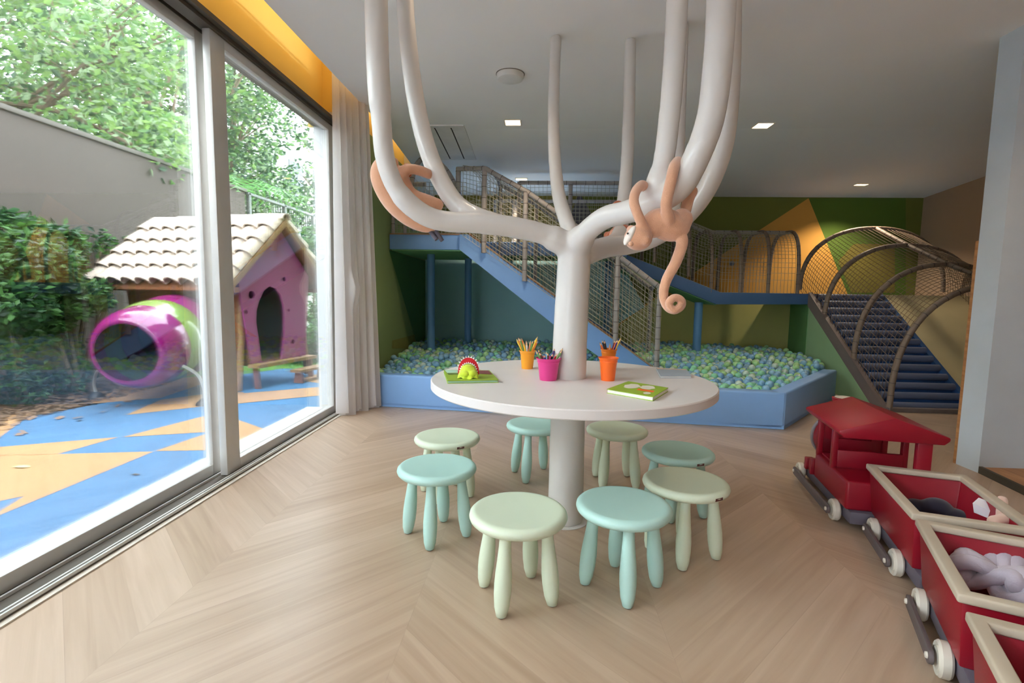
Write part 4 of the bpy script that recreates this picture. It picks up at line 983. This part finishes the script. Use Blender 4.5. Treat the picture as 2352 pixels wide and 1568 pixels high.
# metal fence continuing past the wall
m_fe = mat('fence_metal', (89, 93, 86), .5, .3)
t = thing('metal_fence', 'grey metal post fence with mesh beyond the end of the garden wall', 'fence', (XG, 11, 0))
MB().box((XG-.06, 8.6, 0), (XG+.03, 16, .9)).build('plinth', mat('concrete', (129, 127, 120), .9, var=.1), t)
for y in (8.66, 9.9, 11.15, 12.4, 13.65, 14.9): MB().box((XG-.03, y-.03, .0), (XG+.03, y+.03, WT-.05)).build('post', m_fe, t)
MB().box((XG-.03, 8.6, WT-.08), (XG+.03, 16, WT-.04)).build('top_rail', m_fe, t)
MB().box((XG-.02, 8.6, 1.6), (XG+.02, 16, 1.64)).build('middle_rail', m_fe, t)
b = MB()
for i in range(30): b.cyl((XG, 8.7+i*.24, .9), (XG, 8.7+i*.24, WT-.06), .006, seg=5)
b.build('bars', m_fe, t)
# pale building beyond
t = thing('neighbour_building', 'white building with a balcony seen through the leaves beyond the fence', 'building', (-9, 17, 0))
MB().box((-14, 14, -1), (-8, 22, 2.9)).build('lower_wall', mat('building_white', (177, 179, 175), .9, var=.03), t)
MB().box((-13.5, 17.5, 2.9), (-9.0, 22, 7)).build('upper_wall', mat('building_cream', (184, 182, 177), .9, var=.03), t)
MB().box((-14.1, 13.8, 2.75), (-7.9, 17.6, 2.95)).build('balcony_slab', mat('building_white', (177, 179, 175), .9), t)
b = MB()
for i in range(26): b.box((-7.95, 13.9+i*.14, 2.95), (-7.92, 13.93+i*.14, 3.65))
b.box((-7.96, 13.85, 3.65), (-7.9, 17.6, 3.70)); b.build('balcony_railing', m_fe, t)
for y in (15, 18.2, 20.2): MB().box((-8.02 if y < 17 else -9.02, y, .9 if y < 17 else 4.2), (-7.98 if y < 17 else -8.98, y+1.1, 2.2 if y < 17 else 5.6)).build('window', mat('dark_window', (60, 72, 79), .2), t)

# ---- foliage
def leafmesh(centers, size, mats, seed, droop=.4, asp=.5, mix=None):
    """one folded leaf (2 quads) per centre"""
    r_ = np.random.default_rng(seed); n = len(centers); Cn = np.asarray(centers)
    d = r_.normal(size=(n, 3)); d[:, 2] = d[:, 2]*.6-droop; d /= np.linalg.norm(d, axis=1)[:, None]
    e = np.cross(d, r_.normal(size=(n, 3))); e /= np.linalg.norm(e, axis=1)[:, None]+1e-9; nr = np.cross(d, e)
    s_ = size*r_.uniform(.6, 1.25, size=(n, 1))
    base = Cn; mid = Cn+d*s_*.5; tip = Cn+d*s_; l = mid+e*s_*asp*.5+nr*s_*.1; rr = mid-e*s_*asp*.5+nr*s_*.1
    V = np.stack([base, l, tip, rr], 1).reshape(-1, 3)
    k = np.arange(n)*4; F = np.concatenate([np.stack([k, k+1, k+2], 1), np.stack([k, k+2, k+3], 1)])
    mi = r_.choice(len(mats), size=n, p=mix); mi = np.concatenate([mi, mi])
    return fastmesh('foliage', V, F, mats, mi, smooth=False)
LF = [mat('leaf_bright', (122, 153, 79), .5, var=.1, trans=.5), mat('leaf_mid', (96, 131, 76), .5, var=.1, trans=.45), mat('leaf_pale', (144, 162, 126), .45, var=.1, trans=.5), mat('leaf_deep', (60, 86, 58), .5, var=.1, trans=.35)]
LD = [mat('bush_bright', (72, 115, 53), .5, var=.1, trans=.35), mat('bush_mid', (43, 81, 43), .5, var=.1, trans=.3), mat('bush_dark', (26, 53, 33), .5, var=.1, trans=.25)]
m_bark = wood_mat('bark', (96, 78, 62), (122, 105, 86), .9, axis=2, scale=6, stretch=4)
def foliage(parent, cs, size, mats, seed, mix=None, asp=.5, droop=.4, name='foliage'):
    me = leafmesh(cs, size, mats, seed, droop, asp, mix); me.transform(ROOT[parent.name].inverted())
    o = bpy.data.objects.new(name, me); COL.objects.link(o); o.parent = parent; return o
def clumps(n, blobs, seed, shell=.55):
    r_ = np.random.default_rng(seed); out = []; vol = np.array([b_[3]*b_[4]*b_[5] for b_ in blobs])**(.75); k = r_.choice(len(blobs), size=n, p=vol/vol.sum())
    u = r_.normal(size=(n, 3)); u /= np.linalg.norm(u, axis=1)[:, None]; q = (shell+(1-shell)*r_.random((n, 1)))**.6
    B = np.array(blobs)[k]; return B[:, :3]+u*q*B[:, 3:]
def tree_at(x, y, h, w_, label, seed, n=5200, size=.15, mats=LF, mix=(.3, .3, .25, .15), lo=.30, trunks=1, name='garden_tree'):
    r_ = random.Random(seed); t = thing(name, label, 'tree', (x, y, GZ), 0, 'trees beyond the garden wall')
    blobs = []
    for i in range(16):
        a = r_.uniform(0, 2*PI); q = r_.uniform(.1, 1)**.6*w_; z = h*(lo+(1-lo)*r_.random()); s_ = w_*r_.uniform(.28, .5)
        blobs.append((x+q*math.cos(a), y+q*math.sin(a), z, s_, s_, s_*.75))
    tk = MB()
    for j in range(trunks):
        bx = x+r_.uniform(-.2, .2)*(trunks > 1); base = Vector((bx, y, GZ-.2)); topp = Vector((x+r_.uniform(-.5, .5), y+r_.uniform(-.5, .5), h*.8))
        mid = base.lerp(topp, .5)+Vector((r_.uniform(-.3, .3), r_.uniform(-.3, .3), 0)); sp = spline([base, mid, topp], 8); tk.tube(sp, [.13*(1-.75*i/(len(sp)-1))*w_/2+.02 for i in range(len(sp))], 8)
        for bl in blobs:
            s0 = sp[r_.randint(4, len(sp)-3)]; e0 = Vector(bl[:3]); m0 = s0.lerp(e0, .5)+Vector((0, 0, .15)); tk.tube(spline([s0, m0, e0], 4), [.035-.002*i for i in range(9)], 6)
            for _ in range(3): f0 = e0+Vector((r_.uniform(-1, 1), r_.uniform(-1, 1), r_.uniform(-.2, 1)))*bl[3]; tk.tube([m0.lerp(e0, .6), m0.lerp(f0, .7)+Vector((0, 0, .05)), f0], [.018, .012, .006], 5)
    tk.build('trunk', m_bark, t)
    foliage(t, clumps(n, blobs, seed), size, mats, seed+1, mix); return t
tree_at(-7.6, 3.6, 6.8, 2.0, 'pale green leafy tree over the garden wall at far left', 11, 11000, .12, lo=.36)
tree_at(-7.5, 6.9, 7.0, 2.1, 'bright leafy tree over the garden wall left of the mullion', 12, 12000, .12, mix=(.34, .25, .26, .15), lo=.34)
tree_at(-8.8, 5.3, 7.5, 2.1, 'tall thin tree further behind the wall with dark twigs', 13, 7500, .14, mix=(.2, .3, .3, .2))
tree_at(-7.9, 10.2, 7.2, 2.1, 'leafy tree behind the wall seen just right of the mullion', 14, 9500, .14, lo=.38)
tree_at(-8.3, 13.4, 7.0, 2.2, 'darker tree beyond the metal fence nearest the curtain', 15, 9000, .14, lo=.36, mix=(.1, .25, .15, .5))
tree_at(-10.5, 9.0, 8.5, 2.4, 'distant tall tree filling the top of the window', 16, 5500, .2, mix=(.15, .3, .3, .25))
tree_at(-10.2, 13.0, 8.0, 2.4, 'distant grey green tree in front of the white building', 17, 5000, .2, mix=(.15, .3, .25, .3))
tree_at(-6.0, 17.0, 6.5, 2.0, 'dark tree at the far end of the fence', 18, 4500, .18, mix=(.1, .3, .1, .5))
tree_at(-7.4, .9, 6.8, 1.9, 'leafy tree over the wall beside the near window edge', 19, 8000, .12, lo=.36)
# palm fronds over the wall
t = thing('palm', 'palm with long feathered fronds over the end of the garden wall', 'plant', (-5.9, 9.2, GZ), 0)
MB().tube([(-5.9, 9.2, GZ), (-5.85, 9.2, 1.6), (-5.8, 9.15, 2.7)], [.12, .10, .09], 12).build('trunk', m_bark, t)
m_palm = mat('palm_green', (103, 153, 83), .45, var=.1, trans=.4)
for i in range(11):
    a = i*2*PI/11+.3; L_ = 1.5; b = MB(); pp = [Vector((-5.8, 9.15, 2.7))+Vector((math.cos(a)*L_*s_, math.sin(a)*L_*s_, 1.0*s_-1.15*s_*s_)) for s_ in [k/14 for k in range(15)]]
    b.tube(pp, [.014-.0007*k for k in range(15)], 5)
    for k in range(1, 15):
        tg = (pp[k]-pp[k-1]).normalized(); sd = tg.cross(Vector((0, 0, 1))).normalized()
        for sg in (-1, 1):
            l = .38*math.sin(PI*min(1, (k+1)/15.5)); q = pp[k]; e = q+sd*sg*l+tg*l*.5-Vector((0, 0, l*.35)); b.add([q-tg*.018, q+tg*.018, e], [(0, 1, 2)])
    b.build('frond', m_palm, t, smooth=False)
# bushes against the wall
def bush(name, label, blobs, seed, n, size=.075, mix=(.35, .4, .25), stems=(), cat='bush'):
    x = sum(q[0] for q in blobs)/len(blobs); y = sum(q[1] for q in blobs)/len(blobs); t = thing(name, label, cat, (x, y, GZ), 0, 'bushes along the garden wall')
    if stems:
        for (bs, cnt) in stems:
            r_ = random.Random(seed)
            for i in range(cnt):
                e = blobs[r_.randrange(len(blobs))]; s0 = Vector(bs)+Vector((r_.uniform(-.08, .08), r_.uniform(-.08, .08), 0)); e0 = Vector(e[:3])+Vector((r_.uniform(-.3, .3)*e[3], r_.uniform(-.3, .3)*e[4], 0)); e0.x = max(e0.x, XG+.08); m0 = s0.lerp(e0, .5)+Vector((r_.uniform(-.06, .06), r_.uniform(-.06, .06), .08))
                MB().tube(spline([s0, m0, e0], 5), [.020-.0012*k for k in range(11)], 7).build('stem', m_bark, t)
    cs = clumps(n, blobs, seed, .35); cs = cs[(cs[:, 0] > XG+.10)]
    foliage(t, cs, size, LD, seed+1, mix, .5, .25); return t
def pb(px, py, Y, r): p = at(px, py, Y=Y); return (p.x, p.y, p.z, r[0], r[1], r[2])
bush('hedge_bush', 'dense dark green bush at far left against the garden wall', [pb(20, 560, 4.35, (.42, .4, .30)), pb(60, 610, 4.2, (.40, .4, .28)), pb(-60, 620, 4.0, (.45, .45, .35)), pb(10, 690, 4.0, (.35, .35, .25)), pb(-40, 480+70, 4.2, (.4, .4, .3))], 31, 9500, .085, stems=[((-4.55, 4.2, GZ), 7)])
bush('hedge_bush', 'dark green bush behind the playhouse roof', [pb(125, 570, 4.8, (.28, .25, .25)), pb(205, 560, 5.55, (.25, .3, .25)), pb(100, 640, 4.6, (.26, .3, .22)), pb(262, 560, 5.9, (.25, .3, .2)), pb(150, 660, 4.9, (.22, .25, .16))], 32, 6500, .085, stems=[((-4.62, 4.85, GZ), 8), ((-4.5, 4.65, GZ), 6)])
bush('hedge_bush', 'arching leafy branch in front of the trunks by the tunnel', [pb(220, 690, 4.75, (.16, .14, .08)), pb(165, 715, 4.6, (.16, .14, .07)), pb(125, 745, 4.5, (.15, .13, .07)), pb(80, 775, 4.35, (.16, .14, .07)), pb(35, 790, 4.2, (.15, .14, .08)), pb(215, 660, 4.8, (.13, .14, .07))], 33, 1500, .08, mix=(.6, .3, .1), stems=[((-4.62, 4.9, .2), 4)])
bush('hedge_bush', 'low leafy plants on the mulch at far left', [pb(40, 905, 4.1, (.3, .2, .12)), pb(130, 880, 4.5, (.3, .2, .14)), pb(0, 860, 4.0, (.3, .3, .15)), pb(215, 820, 4.95, (.22, .2, .2))], 34, 1300, .06, mix=(.2, .4, .4))
bush('hedge_bush', 'light green shrub on the lawn right of the playhouse', [pb(720, 790, 7.2, (.34, .3, .30)), pb(700, 830, 7.0, (.30, .3, .20)), pb(745, 770, 7.6, (.3, .3, .26)), pb(735, 720, 8.2, (.2, .2, .25))], 35, 3200, .085, mix=(.7, .2, .1), stems=[((-3.2, 7.3, GZ), 5)])
bush('hedge_bush', 'climbing shrub on the metal fence above the playhouse', [pb(740, 560, 8.6, (.35, .3, .4)), pb(720, 600, 9.0, (.3, .3, .5)), pb(735, 640, 8.6, (.25, .3, .4))], 36, 1500, .09, mix=(.7, .25, .05), stems=[((-3.9, 8.9, GZ), 4)])

# ---- playhouse
HR = Vector((-2.83, 5.42, 0)); HA = math.atan2(-.24, .97)
t = thing('playhouse', 'wooden playhouse with a pink gable, tiled roof and tunnel outside the window', 'playhouse', HR, HA)
HM = ROOT[t.name]
m_tile = mat('clay_tile', (184, 167, 151), .8, var=.22, scale=14, bump=.2, bscale=60); m_pk = mat('pink_panel', (148, 67, 119), .35, var=.02, coat=.3); m_log = wood_mat('log', (128, 92, 58), (151, 119, 81), .8, axis=2)
m_brd = wood_mat('brown_boards', (118, 70, 40), (138, 86, 52), .7, axis=0); m_blk = mat('tile_end', (129, 86, 60), .9)
m_pink = mat('magenta_gloss', (129, 26, 95), .16, var=.02, coat=.6); m_grn2 = mat('lime_gloss', (117, 141, 57), .25, var=.02, coat=.6)
RZ, EZ, HWD = 1.75, 1.03, .77
def L2(x, y, z): return Vector((x, y, z))
for s in (-1, 1):
    b = MB(); rows, cols = 5, 10; x0, x1 = -1.76, .12
    for r_ in range(rows):
        for c_ in range(cols):
            xx = x0+(c_+.5)*(x1-x0)/cols; v0 = r_/rows; v1 = (r_+1.12)/rows; rad = (x1-x0)/cols*.5; n = 8
            vs = []
            for v, rd, lift in ((v0, rad*.82, .0), (v1, rad*1.02, .022)):
                y = s*HWD*v; z = RZ+(EZ-RZ)*v+lift
                nrm = Vector((0, s*(RZ-EZ), HWD)).normalized()
                for k in range(n+1):
                    a = PI*k/n; vs.append(Vector((xx+rd*math.cos(a), y, z))+nrm*(rd*.95*math.sin(a)+.004))
            b.add(vs, [(k, k+1, n+1+k+1, n+1+k) for k in range(n)])
    b.build('roof_tiles', m_tile, t, local=True, solid=.012, ang=50)
    MB().prism([(x0+.02, 0, RZ-.005), (x0+.02, s*HWD*1.02, EZ-.02), (x0+.02, s*HWD*1.02, EZ-.045), (x0+.02, 0, RZ-.03)], (x1-x0-.05, 0, 0)).build('roof_boards', m_brd, t, local=True)
    MB().prism([(x1-.03, 0, RZ), (x1-.03, s*HWD*1.05, EZ-.03), (x1-.03, s*HWD*1.05, EZ-.10), (x1-.03, 0, RZ-.07)], (.035, 0, 0)).build('barge_board', m_log, t, local=True)
    MB().box((x0+.1, s*(HWD-.08)-.03, EZ-.06), (x1+.01, s*(HWD-.08)+.03, EZ-.01)).build('eave_beam', m_brd, t, local=True)
b = MB()
for i in range(5):
    xa = -1.70+i*.365; n = 10; vs = []
    for xx, rd in ((xa, .062), (xa+.38, .052)):
        for k in range(n+1):
            a = PI*k/n; vs.append(Vector((xx, rd*math.cos(a)*1.2, RZ+.0+rd*math.sin(a)*1.1)))
    b.add(vs, [(k, k+1, n+1+k+1, n+1+k) for k in range(n)])
b.build('ridge_tiles', m_tile, t, local=True, solid=.012)
# gable with the egg shaped door and round holes; plate local x = house y, local y = z
fr = HM @ Matrix(((0, 0, 1, 0), (1, 0, 0, 0), (0, 1, 0, 0), (0, 0, 0, 1)))
def gp(px, py):
    # pixel on gable plane -> (house y, z)
    n = (HM.to_3x3() @ Vector((1, 0, 0))); o = HM.translation; d = MC @ Vector(((px-CX)/FPX, (CY-py)/FPX, -1)); tt = (o-CAM0).dot(n)/d.dot(n); p = HM.inverted() @ (CAM0+d*tt); return p.y, p.z
out = [(-.42, .24), (.40, .24), (.48, 1.16), (0, RZ-.06), (-.56, 1.14)]
door = [gp(*q) for q in ((600, 830), (593, 780), (587, 740), (588, 712), (594, 690), (604, 668), (618, 657), (632, 662), (643, 676), (650, 700), (653, 730), (652, 770), (649, 800), (646, 826))]
holes = []
for px, py, r_ in ((577, 677, .042), (652, 641, .026), (564, 716, .022), (662, 712, .018), (672, 784, .026)): y, z = gp(px, py); holes.append(circ(y, z, r_))
0 and print('HOLES', door, [ [gp(px,py)] for px,py in ((577, 677), (652, 641), (564, 716), (662, 712), (672, 784))])
gb = plate('gable_panel', out, [door]+holes, .02, fr, [m_pk], t)
plate('back_panel', [(-.40, .24), (.42, .24), (.50, 1.16), (0, RZ-.06), (-.50, 1.16)], [], .02, fr @ Matrix.Translation((0, 0, -1.58)), [m_brd], t)
tun_c0 = Vector((-3.56, 4.87, .545)); tun_c1 = Vector((-3.395, 4.0, .468))
for s in (-1, 1):
    b = MB().prism([(-1.56, s*.40, .24), (-.01, s*.40, .24), (-.01, s*.49, 1.16), (-1.56, s*.49, 1.16)], (0, s*.02, 0)); b.build('side_wall', m_brd, t, local=True)
MB().box((-1.56, -.40, .21), (0.0, .40, .24)).build('floor_board', m_brd, t, local=True)
for x in (-.06, -1.5):
    for s in (-1, 1):
        MB().tube([(x, s*.50, .02-.02), (x+.0, s*.44, .55), (x, s*.50, 1.1)] if s > 0 else [(x+.03, -.56, GZ), (x+.01, -.48, .5), (x-.03, -.44, 1.08)], [.036, .032, .03], 10).build('log_post', m_log, t, local=True)
MB().box((-.02, -.44, .20), (.12, .46, .235)).build('door_step', m_log, t, local=True)
MB().box((.14, -.02, .10), (.28, .44, .13)).build('step_tread', m_log, t, local=True)
for y in (.02, .40): MB().prism([(.15, y, GZ), (.27, y, GZ), (.25, y, .10), (.17, y, .10)], (0, .03, 0)).build('step_leg', m_brd, t, local=True)
for y in (-.40, .42): MB().prism([(.02, y, GZ), (.08, y, GZ), (.06, y, .2), (.0, y, .2)], (0, .03, 0)).build('step_leg', m_brd, t, local=True)
ax = (tun_c1-tun_c0); TL = ax.length; ad = ax.normalized()
PRF = [(.256, 0), (.270, .0), (.290, .02), (.318, .06), (.340, .12), (.352, .19), (.355, .26), (.360, .30), (.372, .35), (.384, .42), (.388, .50), (.380, .57), (.388, .62), (.402, .70), (.405, .78), (.400, TL)]
def ring(i0, i1, m):
    pr = [(r_, TL-h) for r_, h in PRF[i0:i1+1]]; pr = pr+[(r_-.014, h) for r_, h in reversed(pr)]
    return MB().lathe(pr, tun_c0, ad, seg=72, closed=True).build('tunnel_ring', m, t, ang=60)
MB().lathe([(0, -.012), (.392, -.012), (.392, 0), (0, 0)], tun_c0, ad, seg=48).build('tunnel_dark_disc', mat('violet_dark_inside', (60, 26, 65), .6), t)  # dark disc added for the unlit inside where the tunnel meets the house
ring(0, 7, m_pink); ring(7, 11, m_grn2); ring(11, 15, m_pink)
# chrome handles by the tunnel
m_chr = mat('brushed_steel', (181, 179, 174), .3, .6); m_rub = mat('black_rubber', (32, 33, 39), .5)
for pts_, lab in (([(222, 912, 4.42), (216, 880, 4.40), (222, 855, 4.33), (236, 845, 4.22)], 'bent steel grab handle with a black foot left of the tunnel'), ([(470, 928, 4.27), (467, 890, 4.25), (455, 862, 4.22), (436, 848, 4.18), (420, 840, 4.14)], 'bent steel grab handle right of the tunnel, behind the mullion')):
    p = [at(x, y, Y=d) for x, y, d in pts_]; p[0].z = GZ+.03; h_ = thing('grab_handle', lab, 'handle', (p[0].x, p[0].y, GZ), 0, 'grab handles beside the tunnel')
    MB().tube(spline(p, 6), .013, 12).build('bar', m_chr, h_)
    MB().lathe([(0, 0), (.07, 0), (.065, .02), (.035, .05), (.018, .06), (0, .06)], (p[0].x, p[0].y, GZ), seg=20).build('foot', m_rub, h_)
